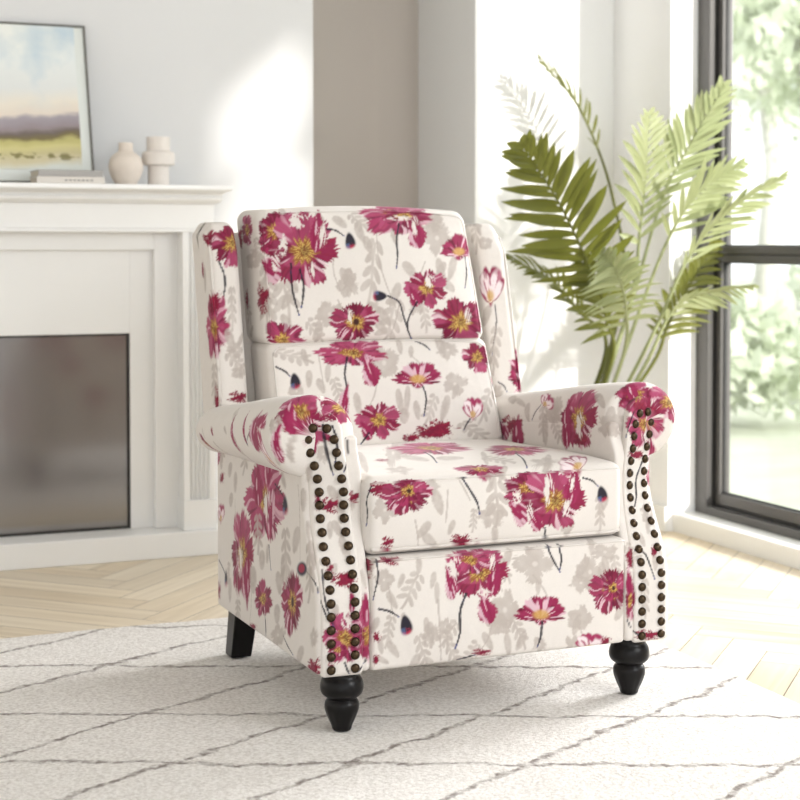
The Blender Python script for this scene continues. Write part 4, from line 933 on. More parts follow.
('petal','armR',0.3932,0.4919,[258.6,-10.4,-37.2,-473.3],7.0,16.0,0,6),
('petal','rollR',0.0683,-0.0834,[14.5,420.9,394.4,-189.7],7.0,16.0,0,6),
('petal','panelR',0.0425,0.4392,[296.1,3.5,-46.9,-482.3],5.0,12.0,10,4),
('petal','armR',0.3838,0.4397,[230.7,-8.2,-41.4,-471.3],5.0,12.0,10,4),
('stem','panelR',[(0.016,0.4685),(0.0087,0.4545),(0.0009,0.4404),(-0.0023,0.4263),(-0.0015,0.4123),(-0.0032,0.3985),(-0.0106,0.3845),(-0.02,0.3706)],0.00255),
('stem','panelR',[(-0.0295,0.574),(-0.0341,0.5637),(-0.0392,0.5533),(-0.0443,0.543),(-0.0473,0.5331),(-0.0497,0.5232)],0.00187),
('stem','panelR',[(-0.0325,0.2993),(-0.0231,0.297),(-0.014,0.2942),(-0.008,0.2879),(-0.0047,0.2781),(-0.0014,0.2668),(0.0027,0.2531),(0.0082,0.2381)],0.00187),
('red','panelR',-0.0076,0.126,[411.1,12.4,-52.0,-478.3],16.0,8.0,0,3),
('red','panelR',-0.0518,0.2796,[323.9,-79.9,30.3,-518.1],5.0,16.0,0,1),
('red','armR',0.2903,0.2801,[408.7,-65.3,-34.8,-516.8],5.0,16.0,0,1),
('open','panelR',-0.0572,0.1984,[295.2,2.4,58.7,-491.3],5.0,20.0,0,4),
('open','armR',0.2871,0.2002,[388.4,2.5,-23.0,-491.6],5.0,20.0,0,4),
('petal','armR',0.2844,0.2411,[370.7,-3.5,-8.6,-494.7],5.0,16.0,0,3),
('stem','armR',[(0.2798,0.1597),(0.285,0.1516),(0.2899,0.1432)],0.0017),
('stem','panelR',[(-0.0459,0.1369),(-0.0377,0.133),(-0.0319,0.1286)],0.0017),
('red','panelR',0.0166,0.2951,[396.5,-107.5,-44.9,-523.6],5.0,10.0,20,2),
('gspray','panelR',-0.0154,0.1983,[411.3,2.9,-48.5,-490.4],9.0,20.0,0,3),
('gleaf','panelR',0.0141,0.3428,[361.0,-133.2,-47.6,-524.3],6.0,9.0,0,4),
('red','panelR',-0.0123,0.587,[264.6,79.6,-29.0,-493.0],9.0,10.0,0,4),
('gleaf','panelR',-0.0105,0.3165,[387.1,-108.9,-46.6,-525.2],6.0,8.0,30,6),
('petal','rollL',0.3446,0.0012,[-574.6,401.6,-159.7,-501.6],10.0,26.0,-28,5),
('petal','rollL',0.1843,0.0104,[-141.2,96.9,-14.9,-591.6],7.0,24.0,-25,8),
('petal','rollL',0.0693,-0.0027,[-549.3,-24.6,24.6,-543.6],8.0,26.0,-20,6),
('petal','armL',0.9994,0.504,[-173.8,-19.0,-80.3,-505.1],7.0,20.0,-10,4),
('petal','rollL',0.5761,-0.0561,[-574.6,401.6,-159.7,-501.6],7.0,20.0,-10,4),
('gspray','armL',0.7775,0.5029,[-173.8,-19.0,-80.3,-505.1],10.0,22.0,-15,11),
('gspray','rollL',0.3078,-0.0434,[-574.6,401.6,-159.7,-501.6],10.0,22.0,-15,11),
('gleaf','rollL',0.0485,-0.0261,[-533.7,-155.7,220.8,-349.2],8.0,16.0,-10,12),
('petal','rollL',0.1509,0.0282,[-145.7,265.0,-10.5,-565.1],8.0,10.0,-40,9),
('white','upp',-0.1719,0.9654,[408.9,-82.2,-14.1,-490.7],12.0,9.0,20,3),
('white','upp',-0.2177,0.9132,[432.5,-49.4,-0.2,-442.9],5.0,13.0,80,4),
('white','upp',-0.1215,0.9349,[408.3,-77.3,-1.3,-490.3],5.0,16.0,-25,6),
('white','upp',-0.2373,0.8772,[443.7,-40.7,-1.0,-445.3],5.0,12.0,60,2),
('white','upp',-0.1564,0.8589,[426.0,-46.7,-2.1,-444.3],4.0,11.0,30,5),
('white','seat',0.1027,0.4361,[446.3,-37.5,-31.3,-516.9],6.0,20.0,-10,3),
('white','seat',0.0311,0.425,[456.5,-24.2,-32.1,-518.1],5.0,9.0,50,4),
('white','seat',0.1399,0.3964,[438.0,10.4,-34.9,-500.2],5.0,12.0,-40,6),
('white','seat',0.0593,0.3939,[452.8,13.2,-34.0,-504.1],4.0,12.0,50,2),
('white','seat',0.1558,0.4465,[436.4,-46.6,-31.3,-515.3],4.0,12.0,-30,5),
('white','foot',-0.1052,0.2997,[473.6,-32.0,-41.2,-532.5],7.0,14.0,25,3),
('white','foot',-0.0455,0.2472,[465.8,-5.9,-44.4,-517.5],8.0,5.0,0,4),
('white','foot',-0.0259,0.303,[463.2,-35.7,-40.5,-528.1],4.0,12.0,-40,6),
('white','panelL',-0.0159,0.6325,[-190.1,-82.7,1.6,-289.7],4.0,12.0,30,3),
('white','rollL',0.0639,0.1161,[17.7,511.1,-477.2,72.1],4.0,12.0,30,3),
('white','rollR',0.0314,-0.1047,[45.5,237.3,457.1,-79.7],5.0,9.0,10,5),
('white','panelR',0.0127,0.5216,[310.4,78.1,-40.7,-492.1],5.0,9.0,10,5),
('white','panelL',-0.008,0.2141,[-509.9,-0.7,44.2,-532.0],7.0,9.0,20,4),
('white','panelL',0.0079,0.2708,[-513.4,-51.4,39.7,-561.3],7.0,8.0,0,2),
('white','upp',0.0872,0.9705,[376.9,-135.9,11.2,-478.6],14.0,3.0,10,4),
('white','upp',0.1227,0.9554,[370.6,-108.6,9.9,-502.0],4.0,12.0,30,3),
('white','rollR',0.1792,0.2166,[-235.1,-69.1,-9.2,544.2],5.0,16.0,10,3),
('white','armR',0.1404,0.5466,[215.0,2.4,11.2,-468.4],5.0,16.0,10,3),
('white','armL',0.6125,0.4045,[-145.0,-17.1,-47.0,-458.0],4.0,18.0,5,3),
('white','armL',0.8217,0.25,[-143.0,-10.2,-89.8,-466.8],3.0,20.0,5,4),
('white','upp',0.1364,0.8316,[368.4,-63.0,-4.9,-432.4],6.0,8.0,20,3),
('white','upp',0.2289,0.7488,[354.6,-54.9,-10.3,-429.8],4.0,10.0,-30,2),
('white','upp',-0.0752,0.7525,[413.0,-16.5,-7.4,-443.2],4.0,9.0,30,6),
('open','back',4.833,0.833,[500.0,0.0,0.0,-500.0],18.5,18.5,25,9),
('cup','back',4.754,0.478,[500.0,0.0,0.0,-500.0],20.2,20.2,-1,13),
('gspray','back',4.813,0.241,[500.0,0.0,0.0,-500.0],24.9,24.9,-4,12),
('gflower','back',5.159,0.263,[500.0,0.0,0.0,-500.0],8.2,8.2,-23,10),
('open','back',5.077,0.615,[500.0,0.0,0.0,-500.0],23.2,23.2,-14,1),
('gleaf','back',4.756,0.8,[500.0,0.0,0.0,-500.0],12.0,12.0,24,10),
('bud','back',5.278,0.9,[500.0,0.0,0.0,-500.0],8.1,8.1,-29,4),
('open','back',5.111,0.813,[500.0,0.0,0.0,-500.0],23.4,23.4,4,15),
('cup','back',4.701,0.567,[500.0,0.0,0.0,-500.0],23.7,23.7,29,15),
('gspray','back',5.132,0.68,[500.0,0.0,0.0,-500.0],18.4,18.4,12,15),
('gflower','back',4.982,0.916,[500.0,0.0,0.0,-500.0],9.4,9.4,19,14),
('open','back',5.065,0.327,[500.0,0.0,0.0,-500.0],17.5,17.5,26,13),
('gleaf','back',4.767,0.368,[500.0,0.0,0.0,-500.0],12.8,12.8,8,8),
('bud','back',5.266,0.463,[500.0,0.0,0.0,-500.0],9.3,9.3,-12,6),
('open','back',5.248,0.799,[500.0,0.0,0.0,-500.0],17.1,17.1,-8,13),
('cup','back',5.04,0.341,[500.0,0.0,0.0,-500.0],17.9,17.9,20,4),
('gspray','back',4.919,0.363,[500.0,0.0,0.0,-500.0],25.5,25.5,-9,13),
('gflower','back',5.274,0.35,[500.0,0.0,0.0,-500.0],12.3,12.3,26,5),
('open','back',4.767,0.813,[500.0,0.0,0.0,-500.0],20.2,20.2,-24,10),
('gleaf','back',5.145,0.46,[500.0,0.0,0.0,-500.0],7.2,7.2,-21,10),
('bud','back',5.216,0.263,[500.0,0.0,0.0,-500.0],9.9,9.9,21,9),
('open','back',4.968,0.908,[500.0,0.0,0.0,-500.0],22.1,22.1,-1,11),
('cup','back',4.947,0.919,[500.0,0.0,0.0,-500.0],25.6,25.6,-27,15),
('gspray','back',5.293,0.622,[500.0,0.0,0.0,-500.0],22.1,22.1,-17,2),
('gflower','back',5.253,0.895,[500.0,0.0,0.0,-500.0],9.4,9.4,24,7),
('open','back',4.786,0.75,[500.0,0.0,0.0,-500.0],27.2,27.2,13,8),
('gleaf','back',5.279,0.757,[500.0,0.0,0.0,-500.0],11.6,11.6,13,2),
('bud','back',4.857,0.628,[500.0,0.0,0.0,-500.0],9.0,9.0,-3,2),
('open','back',4.844,0.346,[500.0,0.0,0.0,-500.0],20.4,20.4,19,2),
('cup','back',4.929,0.573,[500.0,0.0,0.0,-500.0],24.1,24.1,-13,16),
('gspray','back',4.845,0.244,[500.0,0.0,0.0,-500.0],25.7,25.7,-20,7),
('gflower','back',5.192,0.873,[500.0,0.0,0.0,-500.0],11.5,11.5,23,14),
('open','back',4.736,0.904,[500.0,0.0,0.0,-500.0],22.9,22.9,-12,13),
('gleaf','back',4.717,0.31,[500.0,0.0,0.0,-500.0],7.8,7.8,29,16),
('open','armR',0.674,0.378,[500.0,0.0,0.0,-500.0],18.9,18.9,-28,4),
('cup','armR',0.916,0.352,[500.0,0.0,0.0,-500.0],26.0,26.0,-24,7),
('gspray','armR',0.767,0.335,[500.0,0.0,0.0,-500.0],27.5,27.5,17,11),
('gflower','armR',0.83,0.3,[500.0,0.0,0.0,-500.0],8.0,8.0,2,11),
('open','armR',0.976,0.226,[500.0,0.0,0.0,-500.0],21.1,21.1,-5,2),
('gleaf','armR',0.923,0.418,[500.0,0.0,0.0,-500.0],11.6,11.6,-25,14),
('bud','armR',0.478,0.256,[500.0,0.0,0.0,-500.0],7.8,7.8,-11,16),
('open','armR',0.588,0.394,[500.0,0.0,0.0,-500.0],21.1,21.1,21,16),
('cup','armR',0.773,0.404,[500.0,0.0,0.0,-500.0],23.4,23.4,5,4),
('gspray','armR',0.624,0.312,[500.0,0.0,0.0,-500.0],17.3,17.3,-19,11),
('gflower','armR',0.542,0.175,[500.0,0.0,0.0,-500.0],9.1,9.1,-29,10),
('open','armR',0.767,0.292,[500.0,0.0,0.0,-500.0],21.7,21.7,22,10),
('gleaf','armR',0.85,0.369,[500.0,0.0,0.0,-500.0],8.0,8.0,24,13),
('bud','armR',0.876,0.366,[500.0,0.0,0.0,-500.0],12.4,12.4,8,7),
('open','armR',0.772,0.496,[500.0,0.0,0.0,-500.0],25.2,25.2,-19,9),
('cup','armR',0.894,0.3,[500.0,0.0,0.0,-500.0],24.5,24.5,22,9),
('gspray','armR',0.483,0.434,[500.0,0.0,0.0,-500.0],18.3,18.3,-21,16),
('gflower','armR',0.783,0.224,[500.0,0.0,0.0,-500.0],8.6,8.6,18,11),
('open','armR',0.738,0.42,[500.0,0.0,0.0,-500.0],23.2,23.2,28,1),
('gleaf','armR',0.731,0.493,[500.0,0.0,0.0,-500.0],11.6,11.6,30,8),
('open','wingR',0.17,0.583,[500.0,0.0,0.0,-500.0],18.8,18.8,-4,3),
('cup','wingR',0.055,0.616,[500.0,0.0,0.0,-500.0],25.9,25.9,26,2),
('gspray','wingR',0.177,0.769,[500.0,0.0,0.0,-500.0],23.6,23.6,23,16),
('gflower','wingR',0.167,0.929,[500.0,0.0,0.0,-500.0],7.5,7.5,-21,10),
('open','wingR',0.171,0.622,[500.0,0.0,0.0,-500.0],23.6,23.6,26,13),
('open','wingR',5.024,0.845,[500.0,0.0,0.0,-500.0],18.8,18.8,-19,14),
('cup','wingR',5.005,0.887,[500.0,0.0,0.0,-500.0],23.9,23.9,-2,14),
('gspray','wingR',4.997,0.688,[500.0,0.0,0.0,-500.0],16.7,16.7,-28,8),
('gflower','wingR',4.983,0.804,[500.0,0.0,0.0,-500.0],9.2,9.2,-18,16),
('open','wingR',5.008,0.704,[500.0,0.0,0.0,-500.0],18.1,18.1,-24,5),
('open','wingL',4.997,0.56,[500.0,0.0,0.0,-500.0],19.3,19.3,-25,2),
('cup','wingL',5.001,0.725,[500.0,0.0,0.0,-500.0],16.5,16.5,-7,2),
('gspray','wingL',4.992,0.897,[500.0,0.0,0.0,-500.0],21.2,21.2,26,16),
('gflower','wingL',5.027,0.641,[500.0,0.0,0.0,-500.0],10.4,10.4,-17,1),
('open','wingL',4.993,0.685,[500.0,0.0,0.0,-500.0],18.8,18.8,-28,14)]
BASE = np.array(srgb(229,222,215)[:3])
def cl(*c): return np.array(srgb(*c)[:3])
MAG = [cl(138,30,70), cl(160,44,88), cl(108,20,50), cl(182,84,120), cl(150,28,60)]
GREY = cl(184,173,165)
def paint(uv, key):
    n = len(uv); C = np.tile(BASE, (n,1))
    C *= (1-.03*vnoise(uv[:,0]*14, uv[:,1]*14, 9))[:,None]
    def blend(idx, col, a):
        a = np.clip(a,0,1)[:,None] if np.ndim(a) else a
        C[idx] = C[idx]*(1-a)+col*a
    for e in ART:
        if e[1] != key: continue
        kind = e[0]
        if kind in ('stem','gstem'):
            pts = np.array(e[2]); wd = e[3]
            lo = pts.min(0)-wd*3; hi = pts.max(0)+wd*3
            idx = np.where(np.all((uv > lo) & (uv < hi), 1))[0]
            if not len(idx): continue
            q = uv[idx]; best = np.full(len(idx), 9.0); tt = np.zeros(len(idx))
            for i in range(len(pts)-1):
                a = pts[i]; d = pts[i+1]-a; L = d@d+1e-12
                t = np.clip(((q-a)@d)/L,0,1); dd = np.linalg.norm(q-a-t[:,None]*d,axis=1)
                m_ = dd < best; best = np.where(m_,dd,best); tt = np.where(m_, (i+t)/(len(pts)-1), tt)
            wl = wd*(.75+.5*vnoise(tt*9, tt*0+len(ART), 3))
            al = 1-ss(.75*wl, 1.25*wl, best)
            if kind == 'stem':
                nn = vnoise(tt*7, tt*0, 5)[:,None]
                col = cl(34,30,40)*(1-ss(.5,.75,nn))+cl(70,74,128)*ss(.5,.75,nn); blend(idx, col, al*.93)
            else: blend(idx, GREY, al*.7)
            continue
        u, v = e[2], e[3]; Ji = np.array(e[4]).reshape(2,2); rx, ry, rot, seed = e[5], e[6], e[7], e[8]
        if kind == 'open': rx *= 1.12; ry *= 1.12
        rad = max(rx, ry)*1.5
        d = uv-np.array([u,v]); lim = rad*max(np.linalg.norm(np.linalg.inv(Ji),2), 1e-4)
        idx = np.where((np.abs(d[:,0]) < lim) & (np.abs(d[:,1]) < lim))[0]
        if not len(idx): continue
        p = d[idx]@Ji.T; X = p[:,0]/rx; Y = -p[:,1]/ry
        c_, s_ = math.cos(R(rot)), math.sin(R(rot)); X, Y = X*c_+Y*s_, -X*s_+Y*c_
        r = np.hypot(X,Y); th = np.arctan2(Y,X)
        px = 1.0/min(rx,ry)
        tw = th+.25*(vnoise(X*3+seed, Y*3, seed)-.5)
        cx_, sx_ = np.cos(tw), np.sin(tw)
        streak = vnoise(cx_*9+seed*3.1, sx_*9+r*1.3, seed)
        fine = vnoise(cx_*22+seed, sx_*22+r*2.5, seed+1)
        blot = vnoise(X*3.2+seed, Y*3.2-seed, seed+2)
        def petals(base_w, white=.70):
            col = MAG[seed%2][None]*np.ones((len(r),1))
            k = ss(.35,.75,streak)[:,None]; col = col*(1-k)+MAG[2]*k
            k = (ss(.60,.80,blot)*.55)[:,None]; col = col*(1-k)+MAG[3]*k
            k = (ss(.62,.72,fine)*.45)[:,None]; col = col*(1-k)+MAG[4]*k
            k = (ss(white,white+.1,vnoise(cx_*6+seed*7,sx_*6+r*1.0,seed+5))*ss(.32,.5,r)*.85)[:,None]; col = col*(1-k)+cl(232,206,212)*k
            return col
        if kind == 'open':
            npet = 5+seed%3
            tq = (th+.5*(vnoise(cx_*1.5+seed,sx_*1.5,seed+6)-.5))*npet/(2*math.pi)+seed*.37; pid = np.floor(tq); fr_ = tq-pid
            pv = vnoise((pid % npet)*7.3+seed, pid*0+.5, seed+8); lob = np.sin(math.pi*fr_)
            Rr = (.74+.40*pv)*(.72+.28*lob**.55)+.20*(fine-.5)+.16*(vnoise(cx_*3.5+seed,sx_*3.5,seed+3)-.5)
            al = 1-ss(Rr-px*.8, Rr+px*.8, r)
            col = petals(.64)
            k = (ss(.35,.75,pv)*.55)[:,None]; col = col*(1-k)+MAG[3]*k
            k = (ss(.40,.15,pv)*.6)[:,None]; col = col*(1-k)+MAG[2]*k
            k = (ss(.22,.05,lob)*ss(.3,.5,r)*.6)[:,None]; col = col*(1-k)+cl(86,18,44)*k
            yr = .31+.26*(vnoise(cx_*7,sx_*7+seed,seed+4)-.5)+.12*(fine-.5)
            k = (1-ss(yr-.07, yr+.07, r))[:,None]; fk = ss(.35,.65,fine)[:,None]; yc = cl(206,172,92)*(1-fk)+cl(146,92,48)*fk
            col = col*(1-k)+yc*k
            k = ((1-ss(.08,.15,np.hypot(X-.05,Y*.8)))*(1 if seed%3 == 0 else .45))[:,None]; col = col*(1-k)+cl(66,34,30)*k
            blend(idx, col, al)
        elif kind == 'cup':
            Yb = Y+.60; rr = np.hypot(X*1.1,Yb*.86)/1.38; tb = np.arctan2(Yb,X)
            lob = np.abs(np.sin(2.5*tb+seed)); Rt = .80+.18*lob**.6+.26*(vnoise(tb*7,tb*0+seed,seed)-.5)+.12*(fine-.5)
            Rr = .26+(Rt-.26)*ss(-.45,.12,np.sin(tb)); al = 1-ss(Rr-px*.7,Rr+px*.7,rr)
            st = vnoise(tb*8,rr*1.5,seed)
            col = MAG[1]*(1-st[:,None])+MAG[0]*st[:,None]
            k = ss(.6,.8,vnoise(tb*6,rr*2+4,seed+1))[:,None]; col = col*(1-k)+MAG[2]*k
            k = (ss(.62,.76,vnoise(tb*7+9,rr*2.2,seed+3))*.75)[:,None]; col = col*(1-k)+cl(236,204,214)*k
            k = (1-ss(.18,.42,np.hypot(X*.8,Y+.35)))[:,None]*.85; col = col*(1-k)+cl(206,164,90)*k
            blend(idx, col, al)
        elif kind == 'tulip':
            Yb = Y+.85; rr = np.hypot(X*1.35,Yb)/1.75; tb = np.arctan2(Yb,X*1.35)
            lob = np.abs(np.sin(2.0*tb+.3)); Rt = .78+.20*lob**.6+.16*(vnoise(tb*6,tb*0+seed,seed)-.5)
            Rr = .10+(Rt-.10)*ss(-.05,.55,np.sin(tb)); al = 1-ss(Rr-px*.7,Rr+px*.7,rr)
            edge = (Rr-rr)*.9+.30*(blot-.5)+.25*np.abs(np.sin(2.0*tb+.3))-.10
            col = cl(240,224,226)*np.ones((len(r),1))
            k = (1-ss(.12,.30,edge))[:,None]; col = col*(1-k)+MAG[seed%2]*k
            k = (ss(.58,.72,vnoise(tb*7,rr*2,seed+3)))[:,None]*.8; col = col*(1-k)+MAG[1]*k
            k = (1-ss(.15,.4,np.hypot(X,Y+.55)))[:,None]*.8; col = col*(1-k)+cl(200,160,80)*k
            blend(idx, col, al)
        elif kind == 'petal':
            wdt = (1-np.abs(Y)**2.2)*(.55+.45*(-Y))+.22*(fine-.5)
            al = (1-ss(wdt-px,wdt+px,np.abs(X)))*(np.abs(Y) < 1)
            st = vnoise(X*7,Y*1.5,seed)[:,None]; col = MAG[0]*(1-st)+MAG[1]*st
            k = (ss(.64,.78,vnoise(X*6+4,Y*1.5,seed+3))*.7)[:,None]; col = col*(1-k)+cl(232,200,210)*k
            blend(idx, col, al)
        elif kind == 'white':
            wdt = (1-np.abs(Y)**1.6)*.8+.5*(fine-.5)+.3*(blot-.5)
            al = (1-ss(wdt-px,wdt+px,np.abs(X)))*(np.abs(Y) < 1)*ss(.30,.42,vnoise(X*5,Y*1.2,seed))
            blend(idx, BASE, al*.92)
        elif kind == 'red':
            Rr = .62+.5*(blot-.5)+.5*(fine-.5); al = 1-ss(Rr-px,Rr+px,r); st = streak[:,None]
            blend(idx, MAG[4]*(1-st)+MAG[2]*st, al)
        elif kind == 'bud':
            al = 1-ss(1-px*1.2,1+px*1.2,np.hypot(X*(1.25+.45*Y),Y))
            k = ss(.35,.9,-Y+.6*(fine-.5))[:,None]; col = cl(40,36,48)*(1-k)+cl(176,40,74)*k
            k = (ss(.0,.4,-X)*ss(.1,.3,-Y)*.5)[:,None]; col = col*(1-k)+cl(92,122,168)*k
            blend(idx, col, al)
        elif kind == 'redbud':
            al = 1-ss(1-px*1.2,1+px*1.2,r); k = (1-ss(.5,.75,np.hypot(X+.1,Y-.1)))[:,None]
            blend(idx, cl(50,44,62)*(1-k)+cl(158,36,66)*k, al)
        elif kind == 'gflower':
            lob = np.abs(np.sin((2+.5*(seed%2))*th+seed)); Rr = .58+.34*lob**.6+.22*(fine-.5)+.35*(blot-.5); al = (1-ss(Rr-px,Rr+px,r))*(1-.6*(1-ss(.08,.18,r)))
            blend(idx, GREY*(.96+.08*blot[:,None]), al*(.62+.3*blot))
        elif kind == 'gleaf':
            wdt = .42*np.sqrt(np.clip(1-Y*Y,0,1))*(1+.2*Y)+.10*(fine-.5); al = (1-ss(wdt-px,wdt+px,np.abs(X)))*(np.abs(Y) < 1)
            blend(idx, GREY, al*(.6+.3*blot))
        elif kind == 'gspray':
            al = (1-ss(.03,.03+px*1.5,np.abs(X+.06*np.sin(3*Y))))*(np.abs(Y) < 1)
            for q in range(4):
                y0 = -.55+.42*q; sz = .34-.03*q
                for sg in (-1,1):
                    ax = sg*.26; ay = y0+.18; dx = X-ax; dy = Y-ay; a_ = R(-50*sg); lx = dx*math.cos(a_)-dy*math.sin(a_); ly = dx*math.sin(a_)+dy*math.cos(a_)
                    wd_ = .13*np.sqrt(np.clip(1-(ly/sz)**2,0,1))+.03*(fine-.5); al = np.maximum(al, (1-ss(wd_-px*.5,wd_+px*.5,np.abs(lx)))*(np.abs(ly) < sz))
            blend(idx, GREY, al*(.55+.35*blot))
    return np.concatenate([C, np.ones((n,1))],1)

# ------------------------------------------------------------------ the armchair
chair = empty('armchair', (1.372, 2.80, 0), 'wingback armchair in cream linen printed with magenta poppies', 'armchair')
chair.rotation_euler = (0,0,R(.6))
PARTS = {}; PRINT = {}
def register(key, name, V, F, uv, parent, mat=None, lab=None):
    PRINT[key] = paint(uv, key)
    o = np_mesh(name, V, F, mat or M_fab, parent, True, col=PRINT[key])
    PARTS[key] = (o, V, F, uv)
    if lab: o['label'] = lab
    return o

def box_lattice(nx, ny, nz):
    pts = []; quads = []; off = 0
    def face(ax, side, na, nb, A, B):
        nonlocal off
        a, b_ = np.meshgrid(np.arange(na+1), np.arange(nb+1), indexing='ij')
        P = np.zeros((na+1, nb+1, 3), int); P[..., A] = a; P[..., B] = b_; P[..., ax] = side
        I = np.arange((na+1)*(nb+1)).reshape(na+1, nb+1)+off
        q = np.stack([I[:-1,:-1],I[1:,:-1],I[1:,1:],I[:-1,1:]],-1).reshape(-1,4)
        flip = (side == 0) ^ (ax == 1)
        if flip: q = q[:, ::-1]
        pts.append(P.reshape(-1,3)); quads.append(q); off += (na+1)*(nb+1)
    face(1,0,nx,nz,0,2); face(1,ny,nx,nz,0,2); face(2,nz,nx,ny,0,1); face(2,0,nx,ny,0,1); face(0,0,ny,nz,1,2); face(0,nx,ny,nz,1,2)
    P = np.concatenate(pts); Q = np.concatenate(quads)
    key = P[:,0]*1000003+P[:,1]*1009+P[:,2]
    _, first, inv = np.unique(key, return_index=True, return_inverse=True)
    return P[first], inv.reshape(-1)[Q]

def rbox(x0,x1,y0,y1,z0,z1,r,step):
    """rounded box, fine lattice.  returns V, F, uv (unfolded print coordinates), param in [-1,1]"""
    sx, sy, sz = step if isinstance(step, tuple) else (step,)*3
    n = [max(2,int(round((x1-x0)/sx))), max(2,int(round((y1-y0)/sy))), max(2,int(round((z1-z0)/sz)))]
    P, F = box_lattice(*n)
    t = P/np.array(n)*2-1
    half = np.array([x1-x0,y1-y0,z1-z0])/2; cen = np.array([x0+x1,y0+y1,z0+z1])/2
    # remap lattice so corners keep density
    p = t*half; q = np.clip(p, -(half-r), half-r); d = p-q; L = np.linalg.norm(d,axis=1,keepdims=True)
    V = q+d/np.maximum(L,1e-9)*r+cen
    w = p+cen
    uv = np.zeros((len(V),2))
    fr = t[:,1] <= -1+1e-9; top = (t[:,2] >= 1-1e-9) & ~fr; lf = (t[:,0] <= -1+1e-9) & ~fr & ~top; rt = (t[:,0] >= 1-1e-9) & ~fr & ~top
    bk = (t[:,1] >= 1-1e-9) & ~(fr|top|lf|rt); bt = ~(fr|top|lf|rt|bk)
    uv[fr] = w[fr][:,[0,2]]
    uv[top] = np.stack([w[top,0], z1+(w[top,1]-y0)],1)
    uv[lf] = np.stack([x0-(w[lf,1]-y0), w[lf,2]],1)
    uv[rt] = np.stack([x1+(w[rt,1]-y0), w[rt,2]],1)
    uv[bk] = np.stack([w[bk,0]+5, w[bk,2]],1); uv[bt] = np.stack([w[bt,0], z0-(w[bt,1]-y0)-3],1)
    return V, F, uv, t

def bump2(a, pw=2.0): return np.clip(1-np.abs(a)**pw, 0, 1)

# --- base frame (under the cushion)
V, F, uv, t = rbox(-.284,.284,.045,.60,.135,.345,.01,.03); register('base','base_frame',V,F,uv,chair)
# --- seat cushion
V, F, uv, t = rbox(-.280,.280,-.010,.575,.329,.478,.022,(.0022,.0028,.0022))
bx, by = bump2(t[:,0],3), bump2(t[:,1],3)
V[:,2] += np.where(t[:,2] > 0, .010*bx*by*(t[:,2] > .2)*ss(.2,1,t[:,2]), 0)
V[:,1] -= .014*bump2(t[:,0],4)*bump2(t[:,2],2)*(t[:,1] < 0)*ss(0,1,-t[:,1])
V[:,2] -= .012*ss(.1,.5,V[:,1])*(t[:,2] > 0)
seat = register('seat','seat_cushion',V,F,uv,chair)
# --- footrest panel
V, F, uv, t = rbox(-.277,.277,-.024,.05,.113,.327,.010,(.0022,.01,.0022))
V[:,1] -= .010*bump2(t[:,0],4)*bump2(t[:,2],2.5)*ss(0,1,-t[:,1])
foot = register('foot','footrest',V,F,uv,chair)
# --- cushions of the back
def back_cushion(key, x_bot, x_top, z0, z1, yfb, yft, depth, r, crown):
    V, F, uv, t = rbox(-x_bot,x_bot,0,depth,z0,z1,r,(.0022,.006,.0022))
    h = (V[:,2]-z0)/(z1-z0); V[:,0] *= 1+(x_top/x_bot-1)*h
    V[:,1] += yfb+(yft-yfb)*h; V[:,0] -= .004 if key == 'upp' else 0
    V[:,1] -= crown*bump2(t[:,0],2.5)*bump2(t[:,2],2.5)*ss(-.2,1,-t[:,1])
    V[:,2] += .012*bump2(t[:,0],2)*(t[:,2] > .5)*ss(.5,1,t[:,2])
    return register(key,'back_cushion',V,F,uv,chair)
low = back_cushion('low', .279, .273, .455, .697, .505, .600, .14, .022, .022)
upp = back_cushion('upp', .273, .264, .690, .995, .588, .690, .17, .026, .03)
low['label'] = 'lower back cushion'; upp['label'] = 'upper head cushion'
# --- back body
V, F, uv, t = rbox(-.318,.318,0,.10,.16,.945,.03,(.008,.02,.008))
V[:,1] += .52+.262*np.clip((V[:,2]-.16)/.785,0,1)+.03; V[:,0] *= .86+.14*ss(.3,.6,V[:,2])
register('back','back_panel',V,F,uv,chair)
# --- wings
for sg, key in ((-1,'wingL'),(1,'wingR')):
    V, F, uv, t = rbox(-.037,.037,0,.145,.50,.968,.024,(.003,.0025,.0025))
    h = (V[:,2]-.50)/.462
    V[:,0] += sg*(.343-.003*h)
    # shoulders of the wing roll down towards the outside and the front
    V[:,2] -= .014*ss(.0,1,sg*t[:,0])**2*ss(.80,1,h)
    V[:,1] += .602+.112*h
    V[:,1] += .020*ss(.85,1,h)*(t[:,1] < 0)
    register(key,'wing',V,F,uv,chair)
